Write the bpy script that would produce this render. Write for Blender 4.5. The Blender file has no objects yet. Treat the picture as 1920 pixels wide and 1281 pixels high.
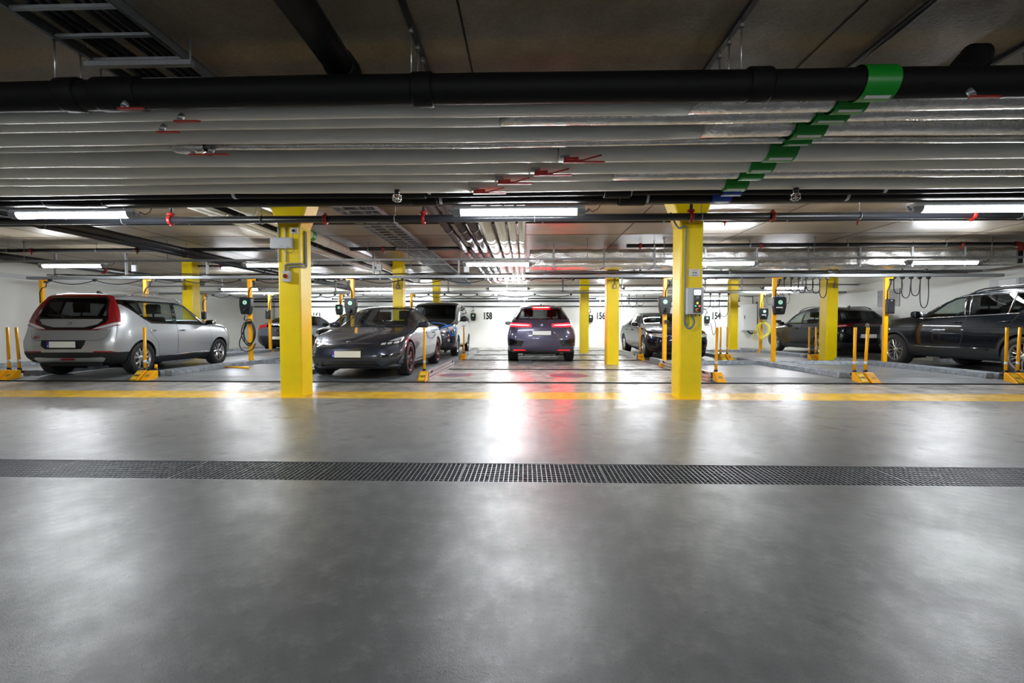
import bpy, bmesh, math, random
from math import pi, sin, cos, radians
from mathutils import Vector, Matrix
from mathutils.geometry import tessellate_polygon

random.seed(7)
SC = bpy.context.scene
COL = SC.collection

# ------------------------------------------------------------------ materials
def new_mat(name):
    m = bpy.data.materials.new(name)
    m.use_nodes = True
    nt = m.node_tree
    return m, nt, nt.nodes['Principled BSDF']

def S(b, **kw):
    names = dict(color='Base Color', rough='Roughness', metal='Metallic', coat='Coat Weight', coatr='Coat Roughness',
                 emit='Emission Color', estr='Emission Strength', spec='Specular IOR Level', alpha='Alpha', ior='IOR', trans='Transmission Weight')
    for k, v in kw.items():
        if k in ('color', 'emit'):
            v = (*v, 1.0) if len(v) == 3 else v
        b.inputs[names[k]].default_value = v

def srgb(r, g, b):
    f = lambda c: c / 12.92 if c <= .04045 else ((c + .055) / 1.055) ** 2.4
    return tuple(f(c / 255.0) for c in (r, g, b))

def mat(name, color, rough=.5, metal=0., noise=0., nscale=8., bump=0., bscale=60., stretch=None, **kw):
    """plain principled surface with a little procedural variation in colour and relief"""
    m, nt, b = new_mat(name)
    S(b, color=color, rough=rough, metal=metal, **kw)
    N, Lk = nt.nodes.new, nt.links.new
    if noise or bump:
        tc = N('ShaderNodeTexCoord')
        mp = N('ShaderNodeMapping')
        Lk(tc.outputs['Object'], mp.inputs['Vector'])
        if stretch:
            mp.inputs['Scale'].default_value = stretch
    if noise:
        n = N('ShaderNodeTexNoise'); n.inputs['Scale'].default_value = nscale; n.inputs['Detail'].default_value = 6
        n.inputs['Roughness'].default_value = .62
        Lk(mp.outputs[0], n.inputs['Vector'])
        r = N('ShaderNodeMapRange'); r.inputs['From Min'].default_value = .3; r.inputs['From Max'].default_value = .7
        r.inputs['To Min'].default_value = 1 - noise; r.inputs['To Max'].default_value = 1 + noise * .6
        Lk(n.outputs['Fac'], r.inputs['Value'])
        mx = N('ShaderNodeMix'); mx.data_type = 'RGBA'; mx.blend_type = 'MULTIPLY'; mx.inputs['Factor'].default_value = 1
        mx.inputs['A'].default_value = (*color, 1)
        Lk(r.outputs[0], mx.inputs['B'])
        Lk(mx.outputs['Result'], b.inputs['Base Color'])
    if bump:
        n2 = N('ShaderNodeTexNoise'); n2.inputs['Scale'].default_value = bscale; n2.inputs['Detail'].default_value = 4
        Lk(mp.outputs[0], n2.inputs['Vector'])
        bp = N('ShaderNodeBump'); bp.inputs['Strength'].default_value = bump; bp.inputs['Distance'].default_value = .01
        Lk(n2.outputs['Fac'], bp.inputs['Height'])
        Lk(bp.outputs[0], b.inputs['Normal'])
    return m

def emis(name, color, strength):
    m, nt, b = new_mat(name)
    S(b, color=color, rough=.4, emit=color, estr=strength)
    return m

def paint(name, color, metal=.5, rough=.32, coat=1.0):
    m, nt, b = new_mat(name)
    S(b, color=color, rough=rough, metal=metal, coat=coat, coatr=.02, spec=.1)
    N, Lk = nt.nodes.new, nt.links.new
    tc = N('ShaderNodeTexCoord'); n = N('ShaderNodeTexNoise'); n.inputs['Scale'].default_value = 900; n.inputs['Detail'].default_value = 1
    Lk(tc.outputs['Object'], n.inputs['Vector'])
    r = N('ShaderNodeMapRange'); r.inputs['To Min'].default_value = rough * .8; r.inputs['To Max'].default_value = rough * 1.25
    Lk(n.outputs['Fac'], r.inputs['Value']); Lk(r.outputs[0], b.inputs['Roughness'])
    return m

def glass(name, tint, gloss=1.0):
    """thin pane: tinted see-through with a fresnel reflection"""
    m = bpy.data.materials.new(name); m.use_nodes = True
    nt = m.node_tree; nt.nodes.clear()
    N, Lk = nt.nodes.new, nt.links.new
    out = N('ShaderNodeOutputMaterial'); mix = N('ShaderNodeMixShader')
    tr = N('ShaderNodeBsdfTransparent'); tr.inputs['Color'].default_value = (*tint, 1)
    gl = N('ShaderNodeBsdfGlossy'); gl.inputs['Roughness'].default_value = .02
    lw = N('ShaderNodeLayerWeight'); pw = N('ShaderNodeMath'); pw.operation = 'POWER'; pw.inputs[1].default_value = 5
    lw.inputs['Blend'].default_value = .5
    ma = N('ShaderNodeMath'); ma.operation = 'MULTIPLY_ADD'; ma.inputs[1].default_value = .8; ma.inputs[2].default_value = .035
    Lk(lw.outputs['Facing'], pw.inputs[0]); Lk(pw.outputs[0], ma.inputs[0]); Lk(ma.outputs[0], mix.inputs[0]); Lk(tr.outputs[0], mix.inputs[1]); Lk(gl.outputs[0], mix.inputs[2])
    Lk(mix.outputs[0], out.inputs['Surface'])
    return m

def concrete(name, dark, light, rough=(.35, .6), scale=.5, bump=.15, seams=None, spots=0.):
    """cast concrete: cloudy tone, fine speckle, small relief"""
    m, nt, b = new_mat(name)
    N, Lk = nt.nodes.new, nt.links.new
    tc = N('ShaderNodeTexCoord')
    n1 = N('ShaderNodeTexNoise'); n1.inputs['Scale'].default_value = scale; n1.inputs['Detail'].default_value = 9; n1.inputs['Roughness'].default_value = .62
    Lk(tc.outputs['Object'], n1.inputs['Vector'])
    n2 = N('ShaderNodeTexNoise'); n2.inputs['Scale'].default_value = 45; n2.inputs['Detail'].default_value = 5
    Lk(tc.outputs['Object'], n2.inputs['Vector'])
    ad = N('ShaderNodeMath'); ad.operation = 'MULTIPLY_ADD'; ad.inputs[1].default_value = .35
    Lk(n2.outputs['Fac'], ad.inputs[0]); Lk(n1.outputs['Fac'], ad.inputs[2])
    cr = N('ShaderNodeValToRGB'); e = cr.color_ramp.elements
    e[0].position = .45; e[0].color = (*dark, 1); e[1].position = .9; e[1].color = (*light, 1)
    Lk(ad.outputs[0], cr.inputs['Fac'])
    Lk(cr.outputs[0], b.inputs['Base Color'])
    r = N('ShaderNodeMapRange'); r.inputs['From Min'].default_value = .35; r.inputs['From Max'].default_value = .65
    r.inputs['To Min'].default_value = rough[0]; r.inputs['To Max'].default_value = rough[1]
    Lk(n1.outputs['Fac'], r.inputs['Value']); Lk(r.outputs[0], b.inputs['Roughness'])
    bp = N('ShaderNodeBump'); bp.inputs['Strength'].default_value = bump; bp.inputs['Distance'].default_value = .01
    Lk(n2.outputs['Fac'], bp.inputs['Height']); Lk(bp.outputs[0], b.inputs['Normal'])
    return m

M = {}
# ------------------------------------------------------------------ mesh helper
class MB:
    """collects shapes in one bmesh and links them as ONE mesh object"""
    def __init__(s):
        s.bm = bmesh.new(); s.mi = 0
    def face(s, vs, smooth=False):
        try:
            f = s.bm.faces.new(vs)
        except ValueError:
            return None
        f.material_index = s.mi; f.smooth = smooth
        return f
    def v(s, *p):
        return s.bm.verts.new(p if len(p) == 3 else p[0])
    def box(s, x0, x1, y0, y1, z0, z1, rot=None, at=None):
        P = [Vector((x, y, z)) for z in (z0, z1) for y in (y0, y1) for x in (x0, x1)]
        if rot is not None:
            P = [rot @ p for p in P]
        if at is not None:
            P = [p + Vector(at) for p in P]
        V = [s.v(p) for p in P]
        for q in ((0, 2, 3, 1), (4, 5, 7, 6), (0, 1, 5, 4), (2, 6, 7, 3), (1, 3, 7, 5), (0, 4, 6, 2)):
            s.face([V[i] for i in q])
        return s
    def prism(s, pts, axis, a, b):
        """polygon extruded along axis ('x': pts are (y,z); 'y': (x,z); 'z': (x,y)) from a to b"""
        mk = {'x': lambda p, t: (t, p[0], p[1]), 'y': lambda p, t: (p[0], t, p[1]), 'z': lambda p, t: (p[0], p[1], t)}[axis]
        A = [s.v(mk(p, a)) for p in pts]; B = [s.v(mk(p, b)) for p in pts]
        n = len(pts)
        s.face(A); s.face(B[::-1])
        for i in range(n):
            s.face([A[i], B[i], B[(i + 1) % n], A[(i + 1) % n]])
        return s
    def tube(s, path, r, seg=10, cap=True, smooth=True):
        path = [Vector(p) for p in path]
        rings = []; n = len(path); up = None
        rr = r if isinstance(r, (list, tuple)) else [r] * n
        for i, p in enumerate(path):
            t = (path[min(i + 1, n - 1)] - path[max(i - 1, 0)])
            if t.length < 1e-9: t = Vector((0, 0, 1))
            t.normalize()
            if up is None:
                up = Vector((0, 0, 1)) if abs(t.z) < .9 else Vector((1, 0, 0))
            a = (up - t * up.dot(t))
            if a.length < 1e-6: a = t.orthogonal()
            a.normalize(); up = a
            b = t.cross(a)
            rings.append([s.v(p + (a * cos(2 * pi * k / seg) + b * sin(2 * pi * k / seg)) * rr[i]) for k in range(seg)])
        for i in range(n - 1):
            for k in range(seg):
                s.face([rings[i][k], rings[i][(k + 1) % seg], rings[i + 1][(k + 1) % seg], rings[i + 1][k]], smooth)
        if cap:
            s.face(rings[0][::-1]); s.face(rings[-1])
        return s
    def lathe(s, prof, axis='x', at=(0, 0, 0), seg=32, close=False, smooth=True, sweep=2 * pi):
        """prof: (t along the axis, r)"""
        at = Vector(at); rings = []
        full = abs(sweep - 2 * pi) < 1e-6
        ns = seg if full else seg + 1
        for t, r in prof:
            ring = []
            for k in range(ns):
                a = sweep * k / seg
                c, d = r * cos(a), r * sin(a)
                p = {'x': (t, c, d), 'y': (c, t, d), 'z': (c, d, t)}[axis]
                ring.append(s.v(at + Vector(p)))
            rings.append(ring)
        m = len(prof)
        for i in range(m if close else m - 1):
            A, B = rings[i], rings[(i + 1) % m]
            for k in range(seg):
                s.face([A[k], A[(k + 1) % ns], B[(k + 1) % ns], B[k]], smooth)
        return s
    def disc(s, c, r, axis='y', seg=24, t=.002):
        """thin round plate with its own thickness, centred at c"""
        prof = [(-t / 2, 1e-4), (-t / 2, r), (t / 2, r), (t / 2, 1e-4)]
        return s.lathe(prof, axis, c, seg, smooth=False)
    def mat_index(s, i):
        s.mi = i; return s
    def build(s, name, mats, parent=None, bevel=0, fix=True):
        if fix:
            bmesh.ops.recalc_face_normals(s.bm, faces=s.bm.faces[:])
        me = bpy.data.meshes.new(name)
        s.bm.to_mesh(me); s.bm.free()
        for m in (mats if isinstance(mats, (list, tuple)) else [mats]):
            me.materials.append(m)
        o = bpy.data.objects.new(name, me); COL.objects.link(o)
        if parent is not None:
            o.parent = parent
        if bevel:
            b = o.modifiers.new('bevel', 'BEVEL'); b.width = bevel; b.segments = 2; b.limit_method = 'ANGLE'
        return o

def tag(o, label=None, cat=None, group=None, kind=None):
    if label: o['label'] = label
    if cat: o['category'] = cat
    if group: o['group'] = group
    if kind: o['kind'] = kind
    return o

def thing(name, label, cat, loc=(0, 0, 0), rz=0., group=None):
    o = bpy.data.objects.new(name, None); COL.objects.link(o)
    o.empty_display_size = .1
    o.location = loc; o.rotation_euler = (0, 0, rz)
    return tag(o, label, cat, group)

def kids(o):
    return [c for c in COL.objects if c.parent == o]

def copy_tree(o, label=None, loc=None, rz=None, parent=None):
    c = o.copy(); COL.objects.link(c)
    if parent is not None: c.parent = parent
    if label: c['label'] = label
    if loc is not None: c.location = loc
    if rz is not None: c.rotation_euler = (0, 0, rz)
    for ch in kids(o):
        copy_tree(ch, parent=c)
    return c

_fonts = {}
def text_mesh(mb, txt, h, mtx, depth=.002, xs=1.0, bold=False):
    """lettering: bundled font turned into mesh, centred, cap height h, in the matrix' xy plane; also bold by offset"""
    cu = bpy.data.curves.new('lettering', 'FONT'); cu.body = txt; cu.align_x = 'CENTER'; cu.align_y = 'CENTER'
    cu.size = 1.0; cu.extrude = depth / h / 2 * .7; cu.resolution_u = 3
    if bold: cu.offset = .045
    o = bpy.data.objects.new('lettering', cu); COL.objects.link(o)
    bpy.context.view_layer.update()
    dg = bpy.context.evaluated_depsgraph_get()
    me = bpy.data.meshes.new_from_object(o.evaluated_get(dg))
    COL.objects.unlink(o); bpy.data.objects.remove(o)
    sc = h / .7
    T = mtx @ Matrix.Diagonal((sc * xs, sc, sc, 1))
    vs = [mb.v(T @ v.co) for v in me.vertices]
    for p in me.polygons:
        mb.face([vs[i] for i in p.vertices])
    bpy.data.meshes.remove(me); bpy.data.curves.remove(cu)

def facing(at, direction='-y', tilt=0.):
    """matrix whose xy plane faces the given way with y up"""
    if direction == '-y':
        R = Matrix(((1, 0, 0), (0, 0, -1), (0, 1, 0))).to_4x4()
    elif direction == '+y':
        R = Matrix(((-1, 0, 0), (0, 0, 1), (0, 1, 0))).to_4x4()
    elif direction == '-x':
        R = Matrix(((0, 0, -1), (-1, 0, 0), (0, 1, 0))).to_4x4()
    else:
        R = Matrix(((0, 0, 1), (1, 0, 0), (0, 1, 0))).to_4x4()
    return Matrix.Translation(at) @ R @ Matrix.Rotation(tilt, 4, 'X')

# ------------------------------------------------------------------ shared materials
M['yellow'] = mat('yellow wall paint', srgb(255, 222, 0), .36, noise=.07, nscale=3, bump=.06, bscale=40)
M['orange'] = mat('yellow orange powder coat', srgb(255, 180, 0), .35, noise=.05, nscale=20)
M['padlabel'] = mat('pale yellow sticker', srgb(244, 200, 60), .4)
M['white_pvc'] = mat('white pipe jacket', srgb(226, 226, 219), .55, noise=.06, nscale=2.5)
M['foil'] = mat('silver foil jacket', (.80, .79, .76), .27, 1.0, noise=.16, nscale=12, bump=.9, bscale=38)
M['black_rubber'] = mat('black foam pipe jacket', srgb(15, 15, 17), .6, noise=.2, nscale=12, bump=.15, bscale=90, spec=.2)
M['pipe_dark'] = mat('dark grey drain pipe', srgb(34, 36, 41), .33, noise=.1, nscale=4)
M['pipe_brown'] = mat('dark brown cast drain pipe', srgb(72, 60, 60), .42, noise=.15, nscale=4)
M['zinc'] = mat('galvanised steel', (.36, .375, .39), .48, .6, noise=.15, nscale=25)
M['zinc_dark'] = mat('dull galvanised steel', (.22, .23, .24), .45, .8, noise=.15, nscale=25)
M['alu'] = mat('aluminium profile', (.72, .73, .74), .32, .9, noise=.12, nscale=14)
M['red_paint'] = mat('red enamel', srgb(150, 26, 24), .35, noise=.08, nscale=30)
M['green_tape'] = mat('green marking tape', srgb(16, 140, 36), .35)
M['blue_tape'] = mat('blue marking tape', srgb(30, 70, 170), .35)
M['label_white'] = mat('white printed label', srgb(225, 228, 225), .5)
M['black_plastic'] = mat('black plastic', srgb(18, 18, 20), .42)
M['grey_plastic'] = mat('light grey plastic', srgb(200, 203, 205), .4)
M['mid_plastic'] = mat('mid grey plastic', srgb(130, 133, 138), .45)
M['white_plastic'] = mat('white plastic', srgb(228, 230, 232), .35)
M['rubber'] = mat('tyre rubber', srgb(26, 26, 27), .62, noise=.15, nscale=18, bump=.2, bscale=70)
M['trim_black'] = mat('textured black trim', srgb(24, 26, 29), .55, noise=.1, nscale=30, bump=.1, bscale=200)
M['gap'] = mat('shadow gap rubber', srgb(10, 10, 11), .7)
M['gloss_black'] = mat('gloss black panel', srgb(8, 8, 10), .12, coat=1.0)
M['chrome'] = mat('bright chrome', (.82, .83, .85), .12, 1.0)
M['mirror'] = mat('dark mirror glass', (.25, .26, .27), .06, 1.0)
M['rim_silver'] = mat('silver alloy', (.62, .63, .65), .25, .95)
M['rim_dark'] = mat('dark alloy', (.06, .06, .065), .3, .6)
M['lining'] = mat('dark cabin lining', srgb(38, 38, 40), .8, noise=.1, nscale=30)
M['seat'] = mat('dark upholstery', srgb(46, 46, 49), .75, noise=.12, nscale=40)
M['plate'] = mat('blank plate white', srgb(236, 238, 232), .4)
M['plate_blue'] = mat('plate blue band', srgb(20, 60, 190), .4)
M['lamp_clear'] = mat('clear lamp lens', (.72, .75, .78), .16, .25, coat=.6)
M['lamp_dark'] = mat('smoked lamp housing', (.035, .037, .04), .1, .3, coat=1.0)
M['lamp_red'] = mat('red lamp lens', (.24, .008, .012), .2, 0., coat=.35, coatr=.05, spec=.3)
M['lamp_lit_red'] = emis('lit red lamp', (1.0, .0008, .0015), 48.0)
M['reflector_lit'] = emis('glowing red reflector', (1.0, .015, .02), .9)  # no lamp: emission stands in for light the reflector throws back
M['brake_hot'] = emis('lit brake strip', (1.0, .10, .09), 30.0)
M['glass_light'] = glass('light tinted glass', (.84, .88, .87))
M['glass_mid'] = glass('grey tinted glass', (.66, .69, .69))
M['glass_dark'] = glass('privacy glass', (.36, .37, .38))
M['cable_black'] = mat('black cable sheath', srgb(14, 14, 15), .5)
M['cable_blue'] = mat('blue charging cable', srgb(30, 130, 225), .4)
M['cable_yellow'] = mat('yellow charging cable', srgb(235, 225, 60), .4)
M['cable_green'] = mat('green cable sheath', srgb(70, 160, 40), .45)
M['cable_blue2'] = mat('blue cable sheath', srgb(70, 105, 200), .45)
M['tube_lit'] = emis('lit lamp diffuser', (.93, .97, 1.0), 105.0)
M['led_green'] = emis('lit green ring', (.05, .75, .4), .3)
M['led_white'] = emis('lit pale button', (.9, 1.0, .95), 2.0)
M['led_red'] = emis('lit red button', (1.0, .05, .05), 2.0)
M['led_yellow'] = emis('lit yellow button', (1.0, .75, .05), 1.5)
M['screen_blue'] = emis('lit blue white screen', (.55, .75, 1.0), 5.0)
M['sign_text'] = mat('black sign paint', srgb(16, 16, 17), .5)
M['red_mark'] = mat('red floor paint', srgb(176, 60, 60), .5, noise=.25, nscale=9)
M['blue_mark'] = mat('blue grey floor paint', srgb(96, 104, 124), .5, noise=.25, nscale=9)
M['deck'] = mat('worn steel deck plate', srgb(134, 137, 140), .38, .1, noise=.6, nscale=4, bump=.12, bscale=30, stretch=(.5, 5, 1))
M['curb'] = mat('galvanised wheel guide', srgb(136, 143, 151), .5, .3, noise=.5, nscale=11, bump=.2, bscale=40)
# ------------------------------------------------------------------ cars
def pchip(pts):
    xs = [p[0] for p in pts]; ys = [p[1] for p in pts]; n = len(xs)
    if n == 1: return lambda x: ys[0]
    h = [xs[i + 1] - xs[i] for i in range(n - 1)]; d = [(ys[i + 1] - ys[i]) / h[i] for i in range(n - 1)]
    m = [0.] * n
    m[0], m[-1] = d[0], d[-1]
    for i in range(1, n - 1):
        if d[i - 1] * d[i] > 0:
            w1, w2 = 2 * h[i] + h[i - 1], h[i] + 2 * h[i - 1]
            m[i] = (w1 + w2) / (w1 / d[i - 1] + w2 / d[i])
    def f(x):
        if x <= xs[0]: return ys[0]
        if x >= xs[-1]: return ys[-1]
        i = 0
        while x > xs[i + 1]: i += 1
        t = (x - xs[i]) / h[i]
        return ((1 + 2 * t) * (1 - t) ** 2 * ys[i] + t * (1 - t) ** 2 * h[i] * m[i]
                + t * t * (3 - 2 * t) * ys[i + 1] + t * t * (t - 1) * h[i] * m[i + 1])
    return f

from mathutils.bvhtree import BVHTree
from mathutils.interpolate import poly_3d_calc

class Car:
    """body loft whose panes, lamps, doors and panels are cut out of the one smooth skin.
    s runs from the nose (0) to the tail (L); local +y is forward, the origin lies on the ground under the middle."""
    NB, NS, NG, NR = 5, 10, 7, 9
    def __init__(c, root, sp):
        c.root, c.sp = root, sp
        c.L, c.W = sp['L'], sp['W']
        c.mid = c.L / 2
        c.f = {k: pchip(sp[k]) for k in ('top', 'belt', 'wt', 'wb')}
        c.wm = pchip(sp.get('wm', [(0, 1.), (c.L, 1.)])); c.ws = pchip(sp.get('ws', [(0, .95), (c.L, .95)]))
        c.zb = pchip(sp['zb']); c.nose = pchip(sp['nose']); c.tail = pchip(sp['tail'])
        c.loft()
        c.gap_mat = 1
        c.holes = []
    def plan(c, s):
        sp = c.sp; a = 1 - sp.get('cn', .16) * max(0, 1 - s / sp.get('rn', .6)) ** 2.3
        return a - sp.get('cr', .12) * max(0, 1 - (c.L - s) / sp.get('rr', .5)) ** 2.3
    def section(c, s):
        hw = c.W / 2 * c.plan(s)
        zt = c.f['top'](s); zb = c.zb(s); zl = min(c.f['belt'](s), zt - .025)
        wb, wm, ws, wt = hw * c.f['wb'](s), hw * c.wm(s), hw * c.ws(s), hw * c.f['wt'](s)
        P = [(ws * .9 * i / (c.NB - 1), zb) for i in range(c.NB)]
        zc = zb + (zl - zb) * c.sp.get('hip', .55)
        prof = pchip([(zb, ws * .93), (zb + .07, ws), (zc, wm), (zl - .03, wb + .012), (zl, wb)])
        P += [(prof(zb + (zl - zb) * (i / c.NS)), zb + (zl - zb) * (i / c.NS)) for i in range(1, c.NS + 1)]
        dr = min(c.sp.get('dr', .09), (zt - zl) * .5)
        bul = min(.022, (zt - zl) * .08)
        for i in range(1, c.NG + 1):
            t = i / c.NG
            P.append((wb + (wt - wb) * t + bul * sin(pi * t), zl + (zt - dr - zl) * t))
        e = 2 / c.sp.get('crown', 2.7)
        for i in range(1, c.NR + 1):
            a = pi / 2 * i / c.NR
            P.append((wt * max(0, cos(a)) ** e if i < c.NR else 0., zt - dr + dr * sin(a) ** e))
        return P
    def y_of(c, s, z):
        a = max(0, 1 - s / c.sp.get('dn', .7)) ** 1.4; b = max(0, 1 - (c.L - s) / c.sp.get('dt', .8)) ** 1.4
        return c.mid - (s + c.nose(z) * a - c.tail(z) * b)
    def loft(c):
        bm = c.bm = bmesh.new()
        L = c.L
        st = [0, .03, .07, .12, .19, .27, .36]
        n = int((L - .72) / .085); st += [.36 + (L - .72) * i / n for i in range(1, n)]
        st += [L - x for x in (.36, .27, .19, .12, .07, .03, 0)]
        secs = [c.section(s) for s in st]; n = len(secs[0])
        R, Lf = [], []
        for s, P in zip(st, secs):
            r = [bm.verts.new((x, c.y_of(s, z), z)) for x, z in P]
            l = [r[0]] + [bm.verts.new((-x, c.y_of(s, z), z)) for x, z in P[1:-1]] + [r[-1]]
            R.append(r); Lf.append(l)
        def q(vs):
            vs = [v for i, v in enumerate(vs) if v not in vs[:i]]
            if len(vs) > 2:
                f = bm.faces.new(vs); f.smooth = True
        for i in range(len(st) - 1):
            for j in range(n - 1):
                q([R[i][j], R[i + 1][j], R[i + 1][j + 1], R[i][j + 1]])
                q([Lf[i][j + 1], Lf[i + 1][j + 1], Lf[i + 1][j], Lf[i][j]])
        m = 2 * (c.NB - 1)
        for i, B, sg in ((0, c.sp.get('bn', .1), 1), (len(st) - 1, c.sp.get('br', .08), -1)):
            P = secs[i]; xm = max(p[0] for p in P); rows = []
            for j in range(c.NB - 1, n - 1):
                x, z = P[j]
                row = [Lf[i][j]]
                for k in range(1, m):
                    u = -1 + 2 * k / m
                    if j == c.NB - 1:
                        kk = k - m // 2
                        row.append((R if kk >= 0 else Lf)[i][abs(kk)])
                        continue
                    zz = z
                    g = (x / xm) * min(1, (j - c.NB + 1) / 4.)
                    row.append(bm.verts.new((u * x, c.y_of(st[i], z) + sg * B * (1 - abs(u) ** 2.4) * g, zz)))
                row.append(R[i][j]); rows.append(row)
            for a, b in zip(rows, rows[1:]):
                for k in range(m):
                    q([a[k], a[k + 1], b[k + 1], b[k]] if sg < 0 else [b[k], b[k + 1], a[k + 1], a[k]])
            for k in range(m):
                q([rows[-1][k], rows[-1][k + 1], R[i][-1]] if sg < 0 else [R[i][-1], rows[-1][k + 1], rows[-1][k]])
        bmesh.ops.recalc_face_normals(bm, faces=bm.faces[:])
        bm.normal_update(); bm.faces.ensure_lookup_table()
        c.tree = BVHTree.FromBMesh(bm)
        c.ref = [([v.co.copy() for v in f.verts], [v.normal.copy() for v in f.verts]) for f in bm.faces]
    def skin_normal(c, co):
        """smooth normal of the uncut skin at a point, None off the skin"""
        p, n, i, d = c.tree.find_nearest(co)
        if p is None or d > .004: return None
        P, N = c.ref[i]
        w = poly_3d_calc(P, p)
        r = sum((a * b for a, b in zip(N, w)), Vector())
        return r.normalized() if r.length > 1e-6 else n
    def emit(c, name, faces, mats, push, thick, inner, parent):
        """skin faces turned into a sheet with its own thickness and the skin's smooth shading"""
        verts, loops, polys, pm, nrm = [], [], [], [], []
        vi = {}; info = []; edges = {}
        for f in faces:
            for v in f.verts:
                if v not in vi:
                    n = c.skin_normal(v.co)
                    vi[v] = len(info); info.append((v.co.copy(), n, n if n is not None else v.normal.copy()))
        off = len(info)
        for co, n, nn in info: verts.append(co + nn * push)
        for co, n, nn in info: verts.append(co + nn * (push - thick))
        for f in faces:
            ids = [vi[v] for v in f.verts]; fn = f.normal.copy()
            smooth = all(info[i][1] is not None and info[i][1].dot(fn) > .45 for i in ids)
            polys.append(ids); pm.append(f.material_index if inner[0] is None else 0); nrm += [info[i][1] if smooth else fn for i in ids]
            rev = ids[::-1]
            polys.append([i + off for i in rev]); pm.append(inner[1]); nrm += [-(info[i][1] if smooth else fn) for i in rev]
            for a, b in zip(ids, ids[1:] + ids[:1]):
                k = (min(a, b), max(a, b)); edges[k] = None if k in edges else (a, b, pm[-2])
        for e in edges.values():
            if e is None: continue
            a, b, mi = e
            P = [b, a, a + off, b + off]
            q = (verts[a] - verts[b]).cross(verts[a + off] - verts[b]); q = q.normalized() if q.length > 1e-12 else Vector((0, 0, 1))
            polys.append(P); pm.append(mi); nrm += [q] * 4
        me = bpy.data.meshes.new(name); me.from_pydata(verts, [], polys)
        for m in mats: me.materials.append(m)
        me.polygons.foreach_set('material_index', pm); me.polygons.foreach_set('use_smooth', [True] * len(polys))
        me.normals_split_custom_set(nrm); me.update()
        o = bpy.data.objects.new(name, me); COL.objects.link(o); o.parent = parent
        return o
    def split(c, s0):
        """an edge loop round the skin at s0, so that lamps end there cleanly"""
        c.clip([(s0, -.2), (s0, 2.3), (s0 + 3, 2.3), (s0 + 3, -.2)], 'side', lambda x, s, z, n: abs(s - s0) < .5)
    # ---- cutting
    def clip(c, poly, view, cond):
        bm = c.bm
        to3 = {'side': lambda p: Vector((0, c.mid - p[0], p[1])), 'front': lambda p: Vector((p[0], 0, p[1])),
               'top': lambda p: Vector((p[0], c.mid - p[1], 0))}[view]
        ax = {'side': Vector((1, 0, 0)), 'front': Vector((0, 1, 0)), 'top': Vector((0, 0, 1))}[view]
        area = sum(poly[i - 1][0] * poly[i][1] - poly[i][0] * poly[i - 1][1] for i in range(len(poly)))
        P = poly if area > 0 else poly[::-1]
        convex = all((P[i - 1][0] - P[i - 2][0]) * (P[i][1] - P[i - 1][1]) - (P[i - 1][1] - P[i - 2][1]) * (P[i][0] - P[i - 1][0]) >= -1e-9 for i in range(len(P)))
        parts = [P] if convex else [[P[i] for i in t] for t in tessellate_polygon([[Vector((a, b, 0)) for a, b in P]])]
        out = set()
        for Q in parts:
            Q3 = [to3(p) for p in Q]; cen = sum(Q3, Vector()) / len(Q3)
            lo = [min(q[i] for q in Q3) - 1e-4 for i in range(3)]; hi = [max(q[i] for q in Q3) + 1e-4 for i in range(3)]
            Sf = []
            axi = [i for i in range(3) if abs(ax[i]) < .5]
            for f in bm.faces:
                if f in out: continue
                if all(max(v.co[i] for v in f.verts) >= lo[i] and min(v.co[i] for v in f.verts) <= hi[i] for i in axi):
                    ctr = f.calc_center_median()
                    if cond(ctr.x, c.mid - ctr.y, ctr.z, f.normal):
                        Sf.append(f)
            for a, b in zip(Q3, Q3[1:] + Q3[:1]):
                if not Sf: break
                nrm = (b - a).cross(ax)
                if nrm.length < 1e-9: continue
                nrm.normalize()
                if nrm.dot(cen - a) < 0: nrm = -nrm
                geom = set(Sf)
                for f in Sf:
                    geom.update(f.edges); geom.update(f.verts)
                r = bmesh.ops.bisect_plane(bm, geom=list(geom), dist=1e-5, plane_co=a, plane_no=nrm)
                both = {f for f in r['geom'] if isinstance(f, bmesh.types.BMFace)} | {f for f in Sf if f.is_valid}
                def depth(f):                                # area weighted side of the plane
                    return nrm.dot(f.calc_center_median_weighted() - a)
                Sf = [f for f in both if depth(f) > 0]
            out.update(Sf)
        for _ in range(2):                                   # single cells left out inside the patch belong to it
            for f in list(out):
                for e in f.edges:
                    for g in e.link_faces:
                        if g not in out and all(any(h in out for h in k.link_faces if h is not g) for k in g.edges): out.add(g)
        for f in out: f.normal_update()
        return list(out)
    def take(c, faces, name, material, parent=None, gap=0., push=0., thick=.006, lining=None):
        """lift faces out of the skin into a part of their own"""
        if not faces: return None
        bm = c.bm
        if gap:
            r = bmesh.ops.inset_region(bm, faces=faces, thickness=gap, use_boundary=True, use_even_offset=False)
            for f in r['faces']: f.material_index = 1; f.smooth = True
            faces = [f for f in faces if f.is_valid]
        for f in faces: f.normal_update()
        o = c.emit(name, faces, [material, lining or material], push, thick, (0, 1), parent or c.root)
        bmesh.ops.delete(bm, geom=faces, context='FACES')
        return o
    def cut(c, name, material, poly, view, cond, **kw):
        return c.take(c.clip(poly, view, cond), name, material, **kw)
    def both(c, name, material, poly, view='side', x0=.35, smin=-9, smax=99, zmin=-1, **kw):
        """the same part on the right and on the left flank"""
        r = []
        for sg in (1, -1):
            P = poly if view == 'side' else [(sg * a, b) for a, b in poly]
            r.append(c.cut(name, material, P, view, lambda x, s, z, n: sg * x > x0 and smin < s < smax and z > zmin, **kw))
        return r
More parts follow.
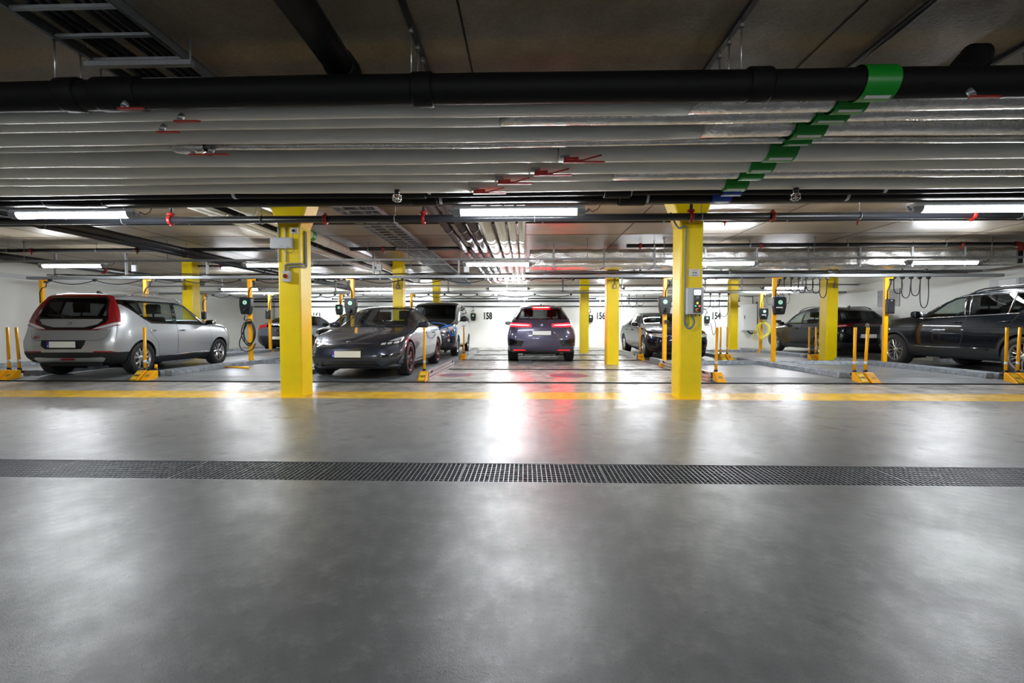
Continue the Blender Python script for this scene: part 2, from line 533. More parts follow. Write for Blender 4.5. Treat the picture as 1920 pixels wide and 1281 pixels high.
    def arch(c, s0, r, R, trim=None, tw=.05, x_in=.5):
        n = 28
        z0 = r
        circ = [(s0 + R * cos(2 * pi * k / n), z0 + R * sin(2 * pi * k / n)) for k in range(n)]
        for sg in (1, -1):
            cond = lambda x, s, z, nn: sg * x > x_in
            if trim:
                Ro = R + tw
                for k in range(n // 2 + 6):
                    a0, a1 = 2 * pi * (k - 3) / n, 2 * pi * (k - 2) / n
                    q = [(s0 + ra * cos(a), z0 + ra * sin(a)) for ra, a in ((R, a0), (Ro, a0), (Ro, a1), (R, a1))]
                    F = c.clip(q, 'side', lambda x, s, z, nn: sg * x > x_in and abs(nn.x) > .2)
                    for f in F: f.material_index = 2
            F = c.clip(circ, 'side', cond)
            bmesh.ops.delete(c.bm, geom=F, context='FACES')
            yc = c.mid - s0
            E = [e for e in c.bm.edges if e.is_boundary and all(abs(math.hypot(v.co.y - yc, v.co.z - z0) - R) < .012 and sg * v.co.x > x_in + .05 for v in e.verts)]
            if E:
                g = bmesh.ops.extrude_edge_only(c.bm, edges=E)['geom']
                for v in g:
                    if isinstance(v, bmesh.types.BMVert): v.co.x = sg * x_in
                for f in g:
                    if isinstance(f, bmesh.types.BMFace): f.material_index = 1
            # inner wall of the wheel house
            vs = [c.bm.verts.new((sg * x_in, yc + (R + .005) * cos(a), z0 + (R + .005) * sin(a))) for a in [(-.25 + 1.5 * k / 20) * pi * .9 + .05 for k in range(21)]]
            f = c.bm.faces.new(vs); f.material_index = 1
    def finish(c, body_mat, name='body', trim=None):
        F = [f for f in c.bm.faces if f.normal.z < -.75 and f.calc_center_median().z < c.sp['zb'][0][1] + .12 and f.material_index == 0]
        for f in F: f.material_index = 2
        for f in c.bm.faces: f.normal_update()
        o = c.emit(name, list(c.bm.faces), [body_mat, M['gap'], trim or M['trim_black'], M['lining']], 0, .02, (None, 3), c.root)
        c.bm.free()
        return o
    def surf_x(c, s, z):
        """half width of the skin at (s, z)"""
        P = c.section(min(max(s, 0), c.L)); best = 0
        for a, b in zip(P, P[1:]):
            if min(a[1], b[1]) - 1e-6 <= z <= max(a[1], b[1]) + 1e-6 and abs(b[1] - a[1]) > 1e-6:
                t = (z - a[1]) / (b[1] - a[1]); best = max(best, a[0] + (b[0] - a[0]) * t)
        return best
    def front_y(c, x, z):
        """y of the nose skin at (x, z)"""
        P = c.section(0); xs = c.surf_x(0, z); xm = max(p[0] for p in P); u = min(1, abs(x) / max(xs, .01))
        return c.y_of(0, z) + c.sp.get('bn', .1) * (1 - u ** 2.4) * xs / xm
    def rear_y(c, x, z):
        P = c.section(c.L); xs = c.surf_x(c.L, z); xm = max(p[0] for p in P); u = min(1, abs(x) / max(xs, .01))
        return c.y_of(c.L, z) - c.sp.get('br', .08) * (1 - u ** 2.4) * xs / xm

def make_wheel(root, pos, side, R, w, rr, style, rim_mat, name='wheel', steer=0., ring=None):
    h = w / 2
    t = MB()
    prof = [(-h * .86, rr - .01), (-h, rr + .02), (-h * 1.03, (R + rr) / 2), (-h * .93, R - .018), (-h * .78, R)]
    for k in range(4):
        a = -h * .62 + k * h * .4
        prof += [(a, R), (a + .006, R - .009), (a + .016, R - .009), (a + .022, R)]
    prof += [(h * .78, R), (h * .93, R - .018), (h * 1.03, (R + rr) / 2), (h, rr + .02), (h * .86, rr - .01)]
    t.lathe(prof, 'x', (0, 0, 0), 44)
    # shoulder blocks of the tread
    for k in range(56):
        a = 2 * pi * k / 56; rot = Matrix.Rotation(a, 3, 'X')
        for sg in (-1, 1):
            t.box(sg * h * .86 - .012, sg * h * .86 + .012, -.010, .010, R - .022, R - .003, rot)
    o = t.build(name, M['rubber'], root)
    o.location = pos; o.rotation_euler = (0, 0, (0 if side > 0 else pi) + steer)
    r = MB()
    r.lathe([(-h * .8, rr), (-h * .8, rr - .015), (h * .3, rr - .03), (h * .8, rr - .012), (h * .9, rr - .004), (h * .9, rr + .004), (h * .8, rr + .004)], 'x', (0, 0, 0), 44)
    hubx = h * style.get('hubx', .62)
    n = style['n']
    for k in range(n):
        base = 2 * pi * k / n + style.get('a0', 0)
        for (d0, d1, w0, w1) in style['spokes']:
            A = []
            for (ra, ang, ww, xx) in ((.045, d0 * .6, w0, hubx), (rr * .55, (d0 + d1) * .5, (w0 + w1) / 2 * .85, hubx + .012), (rr - .012, d1, w1, h * .72)):
                a = base + ang
                rad = Vector((0, cos(a), sin(a))); tan = Vector((0, -sin(a), cos(a)))
                for sx in (0, -.03):
                    A.append([rad * ra + tan * (q * ww / 2) + Vector((xx + sx - (.006 if abs(q) > .5 and sx == 0 else 0), 0, 0)) for q in (-1, 0, 1)])
            V = [[r.v(p) for p in row] for row in A]
            for i in (0, 2):
                for j in (0, 1):
                    r.face([V[i][j], V[i][j + 1], V[i + 2][j + 1], V[i + 2][j]])
                r.face([V[i][0], V[i + 2][0], V[i + 3][0], V[i + 1][0]])
                r.face([V[i][2], V[i + 1][2], V[i + 3][2], V[i + 2][2]])
                r.face([V[i + 1][0], V[i + 3][0], V[i + 3][2], V[i + 1][2]])
    r.lathe([(hubx - .04, 1e-4), (hubx - .04, .065), (hubx, .06), (hubx + .008, .035), (hubx + .01, 1e-4)], 'x', (0, 0, 0), 24)
    ro = r.build('rim', rim_mat, o)
    d = MB()
    d.lathe([(h * .02, 1e-4), (h * .02, rr * .72), (h * .08, rr * .72), (h * .08, 1e-4)], 'x', (0, 0, 0), 32)
    d.build('brake_disc', M['zinc_dark'], o)
    b = MB()
    b.lathe([(-h * .5, 1e-4), (-h * .5, rr - .03), (-h * .45, rr - .03), (-h * .45, 1e-4)], 'x', (0, 0, 0), 32)
    b.build('inner_shield', M['gap'], o)
    c = MB()
    for k in range(5):
        a = 2 * pi * k / 5 + .3
        c.lathe([(0, .008), (.012, .008), (.014, 1e-4)], 'x', (hubx - .004, .045 * cos(a), .045 * sin(a)), 8)
    c.build('wheel_bolts', M['zinc_dark'], o)
    if ring:
        g = MB(); g.lathe([(h * .93, rr + .002), (h * .95, rr + .012), (h * .99, rr + .012), (h * .97, rr + .002)], 'x', (0, 0, 0), 44, close=True)
        g.build('rim_ring', ring, o)
    return o

def license_plate(root, at, facing_dir, w=.52, h=.112, tilt=0., blue=True):
    T = facing(Vector(at), facing_dir, tilt)
    def q(mb, x0, x1, y0, y1, z0, z1):
        V = [mb.v(T @ Vector((x, y, z))) for z in (z0, z1) for y in (y0, y1) for x in (x0, x1)]
        for k in ((0, 2, 3, 1), (4, 5, 7, 6), (0, 1, 5, 4), (2, 6, 7, 3), (1, 3, 7, 5), (0, 4, 6, 2)):
            mb.face([V[i] for i in k])
    b = MB(); q(b, -w / 2 - .012, w / 2 + .012, -h / 2 - .02, h / 2 + .01, -.03, 0)
    o = b.build('license_plate', M['black_plastic'], root)
    p = MB(); q(p, -w / 2 + (.045 if blue else 0), w / 2, -h / 2, h / 2, 0, .004); p.build('plate_face', M['plate'], o)
    if blue:
        p = MB(); q(p, -w / 2, -w / 2 + .045, -h / 2, h / 2, 0, .004); p.build('country_band', M['plate_blue'], o)
        p = MB(); q(p, -w / 2 + .01, -w / 2 + .035, h * .1, h * .34, .004, .005); p.build('flag_mark', M['red_paint'], o)
        p = MB(); q(p, -w / 2 + .014, -w / 2 + .031, -h * .34, -h * .14, .004, .005); p.build('country_letter', M['label_white'], o)
    return o

def mirror_unit(root, c, s, z, body, x_off=.16, h=.13, trim=None):
    for sg in (1, -1):
        xb = c.surf_x(s, z - .03) * sg; y = c.mid - s
        m = MB()
        # rounded shell made of shrinking rings
        rings = []
        for k, (t, f) in enumerate(((0, .45), (.03, .85), (.08, 1.), (.16, 1.), (.2, .86), (.22, .5))):
            x = xb + sg * (x_off * .35 + t)
            ring = []
            for q in range(14):
                a = 2 * pi * q / 14
                ring.append(m.v(x, y + .01 + .075 * f * abs(cos(a)) ** .7 * (1 if cos(a) > 0 else -.8), z + h / 2 * f * (abs(sin(a)) ** .75) * (1 if sin(a) > 0 else -1)))
            rings.append(ring)
        for A, B in zip(rings, rings[1:]):
            for q in range(14): m.face([A[q], A[(q + 1) % 14], B[(q + 1) % 14], B[q]], True)
        m.face(rings[0][::-1]); m.face(rings[-1])
        o = m.build('door_mirror', body, root)
        g = MB(); g.box(xb + sg * (x_off * .35 + .03), xb + sg * (x_off * .35 + .19), y - .062, y - .052, z - h * .36, z + h * .36); g.build('mirror_glass', M['mirror'], o)
        a = MB(); a.tube([(xb - sg * .02, y, z - h * .42), (xb + sg * x_off * .5, y, z - h * .3), (xb + sg * (x_off * .5 + .06), y, z - h * .2)], .022, 8); a.build('mirror_arm', trim or M['trim_black'], o)

def cabin(root, c, front_s, z_floor, seat_z, dash_s, w, steer=-1, rear_s=None, head=.62):
    """dashboard, steering wheel, seats and bench"""
    y = lambda s: c.mid - s
    f = MB(); f.box(-w, w, y((rear_s or front_s + 1.0) + .35), y(dash_s), z_floor - .02, z_floor); f.build('cabin_floor', M['lining'], root)
    d = MB(); d.prism([(y(dash_s + .42), z_floor + .25), (y(dash_s + .5), seat_z + .38), (y(dash_s + .1), seat_z + .42), (y(dash_s - .1), seat_z + .36), (y(dash_s - .1), z_floor + .2)], 'x', -w, w)
    d.build('dashboard', M['lining'], root, bevel=.03)
    st = MB(); sx = steer * .37; cz = seat_z + .34; cy = y(dash_s + .62)
    path = [(sx + .185 * cos(a), cy - .07 * sin(a), cz + .17 * sin(a)) for a in [2 * pi * k / 24 for k in range(25)]]
    st.tube(path, .015, 8, cap=False); st.box(sx - .16, sx + .16, cy - .02, cy + .02, cz - .025, cz + .025); st.tube([(sx, cy, cz), (sx, cy + .25, cz - .08)], .03)
    st.build('steering_wheel', M['black_plastic'], root)
    def seat(x, s, ww):
        m = MB(); Y = y(s)
        m.prism([(Y + .28, seat_z - .12), (Y + .28, seat_z + .02), (Y - .2, seat_z - .03), (Y - .22, seat_z - .14)], 'x', x - ww, x + ww)
        m.prism([(Y - .14, seat_z - .1), (Y - .18, seat_z + .3), (Y - .28, seat_z + .56), (Y - .36, seat_z + .56), (Y - .34, seat_z + .2), (Y - .28, seat_z - .12)], 'x', x - ww, x + ww)
        o = m.build('seat', M['seat'], root, bevel=.05)
        hd = MB(); hd.prism([(Y - .26, seat_z + head), (Y - .27, seat_z + head + .2), (Y - .34, seat_z + head + .22), (Y - .38, seat_z + head + .18), (Y - .36, seat_z + head)], 'x', x - .13, x + .13)
        hd.tube([(x, Y - .32, seat_z + .5), (x, Y - .32, seat_z + head + .05)], .02)
        hd.build('headrest', M['seat'], o, bevel=.035)
    for x in (-.37, .37): seat(x, front_s, .24)
    rs = rear_s or front_s + .9
    for x in (-.36, .36): seat(x, rs, .33)

def antenna_fin(root, c, s, mat_):
    z = c.f['top'](s); y = c.mid - s
    m = MB(); m.prism([(y + .09, z - .01), (y - .02, z + .055), (y - .06, z + .06), (y - .07, z - .01)], 'x', -.02, .02)
    m.build('roof_antenna', mat_, root, bevel=.012)

def roof_rails(root, c, s0, s1, x, mat_):
    for sg in (1, -1):
        pts = []
        for k in range(13):
            s = s0 + (s1 - s0) * k / 12
            xx = x * c.plan(s)
            z = c.f['top'](s) - .055
            pts.append((sg * xx, c.mid - s, z + .055 * min(1, k / 1.5, (12 - k) / 1.5)))
        m = MB(); m.tube(pts, .016, 8); m.build('roof_rail', mat_, root)

def door_handles(root, c, spots, mat_, z):
    for sg in (1, -1):
        for s in spots:
            x = sg * (c.surf_x(s, z) + .012); y = c.mid - s
            m = MB(); m.tube([(x - sg * .02, y + .1, z), (x + sg * .014, y + .075, z), (x + sg * .018, y, z + .002), (x + sg * .014, y - .075, z), (x - sg * .02, y - .1, z)], [.008, .013, .015, .013, .008], 8)
            m.build('door_handle', mat_, root)
def oval_badge(root, at, w, h, dirn, letters=None, ring=M['chrome'], face=M['gloss_black'], lh=None, xs=1., lettermat=None, name='maker_badge'):
    T = facing(Vector(at), dirn)
    def ell(mb, a, b, z0, z1):
        A = [mb.v(T @ Vector((a * cos(2 * pi * k / 28), b * sin(2 * pi * k / 28), z0))) for k in range(28)]
        B = [mb.v(T @ Vector((a * .96 * cos(2 * pi * k / 28), b * .94 * sin(2 * pi * k / 28), z1))) for k in range(28)]
        mb.face(A[::-1]); mb.face(B)
        for k in range(28): mb.face([A[k], A[(k + 1) % 28], B[(k + 1) % 28], B[k]])
    m = MB(); ell(m, w / 2, h / 2, -.02, .008); o = m.build(name, ring, root)
    m = MB(); ell(m, w / 2 * .88, h / 2 * .84, .004, .010); m.build('badge_face', face, o)
    if letters:
        m = MB(); text_mesh(m, letters, lh or h * .45, T @ Matrix.Translation((0, 0, .011)), .004, xs, True); m.build('badge_letters', lettermat or ring, o)
    return o

def tail_text(root, txt, h, at, dirn, mt, xs=1., name='lettering'):
    m = MB(); text_mesh(m, txt, h, facing(Vector(at), dirn), .004, xs, True)
    return m.build(name, mt, root)

def std_body(c, doors=(), gl_front=None, gl_rear=None, gap=.004, body=None, handles=None, hz=.9, hmat=None):
    """doors after the panes have been lifted out"""
    made = []
    for poly in doors:
        made.append(c.both('door', body, poly, gap=gap, thick=.03, lining=M['lining']))
    return made

def add_wheels(root, c, axles, track, R, w, rr, style, rim, steer=0, ring=None):
    for i, s in enumerate(axles):
        for sg in (1, -1):
            make_wheel(root, (sg * (track / 2), c.mid - s, R), sg, R, w, rr, style, rim, steer=steer if i == 0 else 0, ring=ring)

def under(root, c, s0, s1, w, z):
    m = MB(); m.box(-w, w, c.mid - s1, c.mid - s0, z, z + .12); m.build('underbody', M['trim_black'], root, bevel=.03)

TWIN5 = dict(n=5, a0=.3, spokes=[(-.12, -.30, .035, .05), (.12, .30, .035, .05)])
FIVE = dict(n=5, a0=pi / 2, spokes=[(-.02, -.06, .05, .05), (.1, .22, .03, .04)])
YTEN = dict(n=10, a0=.15, spokes=[(-.02, -.14, .018, .02), (.02, .13, .018, .02)])
TEN = dict(n=5, a0=.1, spokes=[(-.10, -.26, .03, .035), (.10, .16, .03, .035)])
AERO = dict(n=5, a0=.2, spokes=[(0, .12, .07, .11)])

def car_silver():
    root = thing('hatchback_car', 'boxy silver grey hatchback with boomerang red tail lamps, parked nose in at left', 'car')
    BP = paint('silver grey metallic', srgb(182, 186, 191), .55, .33)
    L = 4.03
    c = Car(root, dict(L=L, W=1.80, hip=.55, dr=.10, crown=3.0, cn=.26, rn=.7, cr=.07, rr=.40, bn=.06, br=.07, dn=.6, dt=1.1,
        top=[(0, .91), (.12, .96), (.5, 1.03), (.95, 1.08), (1.12, 1.12), (1.75, 1.49), (2.05, 1.595), (2.5, 1.635), (3.2, 1.63), (L, 1.59)],
        belt=[(0, .85), (.4, .95), (.95, 1.0), (2.4, 1.02), (3.2, 1.06), (L, 1.08)],
        wt=[(0, .86), (.9, .86), (1.15, .84), (1.7, .75), (2.2, .75), (3.3, .75), (L, .735)],
        wb=[(0, .93), (.6, .95), (1.2, .95), (3.3, .945), (L, .95)],
        ws=[(0, .93), (L, .93)], zb=[(0, .24), (.4, .19), (3.5, .20), (L, .29)],
        nose=[(.2, .06), (.45, .0), (.8, .03), (1.0, .08)],
        tail=[(.3, .06), (.45, .0), (.62, .0), (.85, .07), (1.05, .11), (1.3, .18), (1.5, .27), (1.64, .36)]))
    c.arch(.80, .325, .375, None); c.arch(3.37, .325, .375, None)
    rear = lambda x, s, z, n: s > 3.0
    rflat = lambda x, s, z, n: s > 3.3 and n.y < -.1
    # tailgate layers
    c.cut('tailgate_panel', BP, [(-.56, 1.10), (.56, 1.10), (.585, 1.085), (.50, 1.0), (.28, .945), (-.28, .945), (-.50, 1.0), (-.585, 1.085)], 'front', rflat, push=.012)
    c.cut('rear_window', M['glass_dark'], [(-.63, 1.135), (.63, 1.135), (.55, 1.46), (.49, 1.51), (-.49, 1.51), (-.55, 1.46)], 'front', rflat, thick=.004)
    c.cut('tailgate_glass_band', M['gloss_black'], [(-.67, 1.10), (-.59, 1.46), (-.515, 1.54), (.515, 1.54), (.59, 1.46), (.67, 1.10), (.64, 1.03), (.40, .90), (-.40, .90), (-.64, 1.03)], 'front', rflat)
    c.clip([(3.90, .85), (3.685, 1.65), (4.8, 1.65), (4.8, .85)], 'side', lambda x, s, z, n: s > 3.2)
    for sg in (1, -1):
        c.cut('reversing_lamp', M['lamp_clear'], [(sg * a, b) for a, b in ((.42, .905), (.60, .925), (.90, 1.02), (.90, 1.065), (.72, 1.02), (.50, .945))], 'front', lambda x, s, z, n: s > 3.90 - .269 * (z - .85) and sg * x > 0, push=.006)
    c.cut('tail_lamp', M['lamp_red'], [(-.93, 1.06), (-.92, 1.16), (-.75, 1.52), (-.66, 1.605), (.66, 1.605), (.75, 1.52), (.92, 1.16), (.93, 1.06), (.90, 1.0), (.50, .895), (-.50, .895), (-.90, 1.0)], 'front', lambda x, s, z, n: s > 3.90 - .269 * (z - .85), push=.012, thick=.02)
    c.cut('tailgate', BP, [(-.74, .90), (.74, .90), (.68, .75), (.58, .70), (-.58, .70), (-.68, .75)], 'front', rflat, gap=.006, thick=.02)
    c.cut('plate_recess', M['trim_black'], [(-.47, .705), (.36, .705), (.34, .62), (.27, .535), (-.40, .535), (-.47, .59)], 'front', rflat, push=-.012)
    for sg in (1, -1):
        c.cut('bumper_reflector', M['lamp_red'], [(sg * a, b) for a, b in ((.48, .476), (.84, .476), (.80, .498), (.48, .498))], 'front', rflat, push=.004)
    c.cut('skid_panel', BP, [(-.66, .36), (-.60, .385), (-.36, .37), (.36, .37), (.60, .385), (.66, .36), (.60, .30), (-.60, .30)], 'front', rflat, push=.012, thick=.02)
    c.cut('rear_bumper_trim', M['trim_black'], [(-1, .2), (1, .2), (1, .475), (-1, .475)], 'front', lambda x, s, z, n: s > 3.1, push=.004)
    # side
    c.both('side_window', M['glass_light'], [(1.42, 1.02), (2.33, 1.035), (2.23, 1.455), (1.94, 1.45), (1.80, 1.385)], thick=.004)
    c.both('side_window', M['glass_mid'], [(2.45, 1.04), (3.06, 1.06), (3.27, 1.17), (3.27, 1.465), (2.35, 1.46)], thick=.004)
    c.both('quarter_window', M['glass_dark'], [(3.33, 1.21), (3.62, 1.39), (3.62, 1.46), (3.33, 1.465)], thick=.004)
    c.both('window_surround', M['gloss_black'], [(1.14, 1.0), (3.1, 1.03), (3.32, 1.14), (3.70, 1.395), (3.9, 1.41), (3.9, 1.49), (2.1, 1.50), (1.78, 1.43), (1.05, 1.02)])
    c.cut('windscreen', M['glass_light'], [(-.70, 1.13), (.70, 1.13), (.56, 1.86), (-.56, 1.86)], 'top', lambda x, s, z, n: z > 1.05, thick=.004)
    d1 = c.both('door', BP, [(1.22, .34), (2.34, .32), (2.36, .6), (2.34, 1.03), (1.16, 1.0), (1.14, .6)], gap=.006, thick=.03, lining=M['lining'])
    d2 = c.both('door', BP, [(2.34, .32), (2.90, .34), (2.96, .62), (3.22, .90), (3.29, 1.13), (3.07, 1.035), (2.34, 1.03), (2.36, .6)], gap=.006, thick=.03, lining=M['lining'])
    c.both('sill_cladding', M['trim_black'], [(1.1, .15), (3.05, .15), (3.0, .33), (1.15, .33)])
    c.both('headlamp', M['lamp_clear'], [(-.2, .80), (.34, .84), (.30, .90), (0, .88)], x0=.5)
    c.both('fog_lamp_trim', M['trim_black'], [(-.2, .22), (.36, .22), (.3, .42), (-.2, .40)], x0=.3)
    c.finish(BP)
    for sg in (1, -1):
        m = MB(); pts = [(1.2, .335), (2.95, .325)]
        m.box(sg * (c.surf_x(2, .34) + .002) - .008, sg * (c.surf_x(2, .34) + .002) + .008, c.mid - 2.9, c.mid - 1.25, .335, .362); m.build('sill_strip', M['chrome'], root, bevel=.006)
    door_handles(root, c, (2.20, 3.12), M['chrome'], .88)
    license_plate(root, (-.06, c.rear_y(0, .62) - .014, .625), '-y', .52, .115)
    oval_badge(root, (0, c.rear_y(0, 1.02) - .016, 1.02), .15, .072, '-y', 'KIA', lh=.032, xs=1.35)
    tail_text(root, 'ALL', .04, (-.56, c.rear_y(.56, .755) - .004, .755), '-y', M['red_paint'], 1.3)
    tail_text(root, 'eco', .03, (.50, c.rear_y(.5, .755) - .004, .755), '-y', M['chrome'], 1.3)
    m = MB(); m.prism([(-.12, .325), (.12, .325), (.10, .355), (-.12, .355)], 'y', c.rear_y(0, .34) - .02, c.rear_y(0, .34) + .03); m.build('fog_lamp', M['lamp_red'], root, bevel=.005)
    m = MB(); m.tube([(.02, c.rear_y(0, 1.15) - .02, 1.15), (-.05, c.rear_y(0, 1.16) - .03, 1.165), (-.42, c.rear_y(.3, 1.18) - .02, 1.175)], .010, 6); m.build('rear_wiper', M['black_plastic'], root)
    m = MB()
    for sg in (1, -1):
        m.prism([(c.mid - 3.5, 1.545), (c.mid - 4.0, 1.52), (c.mid - 4.0, 1.50), (c.mid - 3.5, 1.53)], 'x', -.0, .01)
    antenna_fin(root, c, 3.3, M['black_plastic'])
    m.bm.free()
    roof_rails(root, c, 1.95, 3.5, .66, M['rim_silver'])
    mirror_unit(root, c, 1.36, 1.06, M['chrome'])
    cabin(root, c, 2.05, .32, .62, 1.15, .66, rear_s=3.0)
    under(root, c, .9, 3.9, .5, .2)
    add_wheels(root, c, (.80, 3.37), 1.565, .325, .205, .222, TWIN5, M['rim_silver'])
    return root, c

def car_charging_sedan():
    root = thing('sedan_car', 'dark metallic grey electric sedan with clean nose, charging on a blue cable beside the lane', 'car')
    BP = paint('midnight grey metallic', srgb(54, 59, 72), .5, .28)
    L = 4.50
    c = Car(root, dict(L=L, W=1.85, hip=.52, dr=.07, crown=2.4, cn=.24, rn=.85, cr=.14, rr=.5, bn=.14, br=.06, dn=.6, dt=.6,
        top=[(0, .66), (.12, .715), (.4, .79), (.8, .875), (1.15, .945), (1.3, .985), (1.75, 1.2), (2.2, 1.38), (2.55, 1.435), (2.95, 1.425), (3.5, 1.27), (4.0, 1.12), (4.3, 1.09), (L, 1.07)],
        belt=[(0, .58), (.3, .70), (.7, .80), (1.3, .90), (2.4, .93), (3.6, .97), (L, .98)],
        wt=[(0, .80), (.9, .82), (1.2, .80), (1.8, .70), (2.3, .64), (3.0, .62), (3.8, .66), (L, .74)],
        wb=[(0, .90), (.6, .95), (1.2, .93), (3.0, .92), (L, .90)],
        wm=[(0, 1), (L, 1)], ws=[(0, .95), (L, .95)], zb=[(0, .20), (.5, .15), (4.0, .17), (L, .28)],
        nose=[(.15, .10), (.25, .02), (.42, .0), (.56, .02), (.66, .08), (.8, .14)],
        tail=[(.3, .08), (.6, .0), (1.0, .04), (1.1, .06)]))
    c.arch(.80, .335, .375); c.arch(3.675, .335, .375)
    fr = lambda x, s, z, n: s < .9 and n.y > -.05
    c.split(.60)
    for sg in (1, -1):
        hl = lambda x, s, z, n: s < .60 and sg * x > 0
        for k in range(3):
            x0 = .54 + .095 * k; z0 = .622 + .012 * k
            c.cut('lamp_projector', M['lamp_clear'], [(sg * a, b) for a, b in ((x0, z0), (x0 + .07, z0 + .006), (x0 + .075, z0 + .045), (x0 + .01, z0 + .036))], 'front', hl, push=.001)
        c.cut('daytime_lamp', M['lamp_clear'], [(sg * a, b) for a, b in ((.64, .688), (.80, .762), (.855, .772), (.85, .735), (.78, .70))], 'front', hl, push=.002)
        c.cut('headlamp', M['lamp_dark'], [(sg * a, b) for a, b in ((.42, .612), (.60, .592), (.80, .622), (.88, .68), (.875, .78), (.80, .768), (.64, .69))], 'front', hl, push=.002)
        c.cut('bumper_slot', M['gloss_black'], [(sg * a, b) for a, b in ((.50, .43), (.78, .46), (.84, .465), (.84, .44), (.60, .40))], 'front', fr, push=-.01)
        c.cut('air_curtain', M['trim_black'], [(sg * a, b) for a, b in ((.86, .40), (.80, .28), (.58, .235), (.62, .255), (.77, .31), (.83, .40))], 'front', fr, push=-.01)
    c.cut('lower_grille', M['gloss_black'], [(-.56, .235), (.56, .235), (.47, .335), (-.47, .335)], 'front', fr, push=-.02)
    c.cut('front_lip', M['trim_black'], [(-1, .14), (1, .14), (1, .205), (-1, .205)], 'front', lambda x, s, z, n: s < .45)
    c.cut('hood', BP, [(-.50, .16), (-.80, .60), (-.77, 1.16), (-.4, 1.10), (.4, 1.10), (.77, 1.16), (.80, .60), (.50, .16)], 'top', lambda x, s, z, n: z > .6 and n.z > .3, gap=.005, thick=.02)
    c.cut('windscreen', M['glass_light'], [(-.76, 1.24), (-.4, 1.17), (.4, 1.17), (.76, 1.24), (.52, 2.22), (-.52, 2.22)], 'top', lambda x, s, z, n: z > .93 and n.z > .2, thick=.004)
    c.cut('roof_glass', M['gloss_black'], [(-.52, 2.32), (.52, 2.32), (.50, 3.0), (-.50, 3.0)], 'top', lambda x, s, z, n: z > 1.2)
    c.cut('rear_window', M['glass_light'], [(-.50, 3.08), (.50, 3.08), (.62, 4.0), (-.62, 4.0)], 'top', lambda x, s, z, n: z > 1.0 and n.z > .2, thick=.004)
    c.both('side_window', M['glass_light'], [(1.62, .95), (2.52, .955), (2.52, 1.36), (2.25, 1.33), (1.95, 1.21)], thick=.004)
    c.both('side_window', M['glass_light'], [(2.6, .955), (3.45, .985), (3.66, 1.06), (3.3, 1.26), (2.95, 1.345), (2.6, 1.36)], thick=.004)
    c.both('window_trim', M['gloss_black'], [(1.3, .925), (3.7, .965), (3.82, 1.05), (3.3, 1.30), (2.9, 1.385), (2.4, 1.39), (2.1, 1.32), (1.7, 1.14)], x0=.45)
    c.both('door', BP, [(1.32, .28), (2.5, .26), (2.56, .6), (2.56, .94), (1.35, .92), (1.28, .6)], gap=.005, thick=.03, lining=M['lining'])
    c.both('door', BP, [(2.5, .26), (3.22, .30), (3.42, .62), (3.55, .97), (2.56, .94), (2.56, .6)], gap=.005, thick=.03, lining=M['lining'])
    c.both('sill_cladding', M['trim_black'], [(1.1, .1), (3.4, .1), (3.4, .235), (1.1, .235)])
    c.both('tail_lamp', M['lamp_red'], [(4.1, .85), (5, .82), (5, .98), (4.3, .96)], x0=.3)
    c.finish(BP)
    door_handles(root, c, (2.3, 3.2), M['gloss_black'], .82)
    license_plate(root, (.02, c.front_y(0, .47) + .012, .465), '+y', .52, .115)
    # emblem on the nose: a T with curved bar
    T = facing(Vector((0, c.front_y(0, .64) + .004, .655)), '+y', .55) @ Matrix.Rotation(0, 4, 'X')
    m = MB()
    def poly(pts):
        A = [m.v(T @ Vector((x, y, -.01))) for x, y in pts]; B = [m.v(T @ Vector((x, y, .006))) for x, y in pts]
        m.face(A[::-1]); m.face(B)
        for k in range(len(pts)): m.face([A[k], A[(k + 1) % len(pts)], B[(k + 1) % len(pts)], B[k]])
    poly([(-.045, .035), (-.02, .042), (.02, .042), (.045, .035), (.040, .024), (.016, .03), (0, -.048), (-.016, .03), (-.040, .024)])
    m.build('maker_badge', M['chrome'], root)
    mirror_unit(root, c, 1.72, 1.00, BP)
    cabin(root, c, 2.15, .25, .52, 1.3, .68, steer=-1, rear_s=3.05, head=.6)
    under(root, c, .9, 4.2, .5, .14)
    m = MB()
    for k in range(2):
        m.tube([(-.5 + k * .55, c.mid - 1.2, c.f['top'](1.2) + .005), (-.1 + k * .5, c.mid - 1.27, c.f['top'](1.27) + .02), (-.62 + k * .55, c.mid - 1.3, c.f['top'](1.3))], .008, 6)
    m.build('wiper_blades', M['black_plastic'], root)
    add_wheels(root, c, (.80, 3.675), 1.60, .335, .225, .238, FIVE, M['rim_dark'], ring=M['red_paint'])
    return root, c

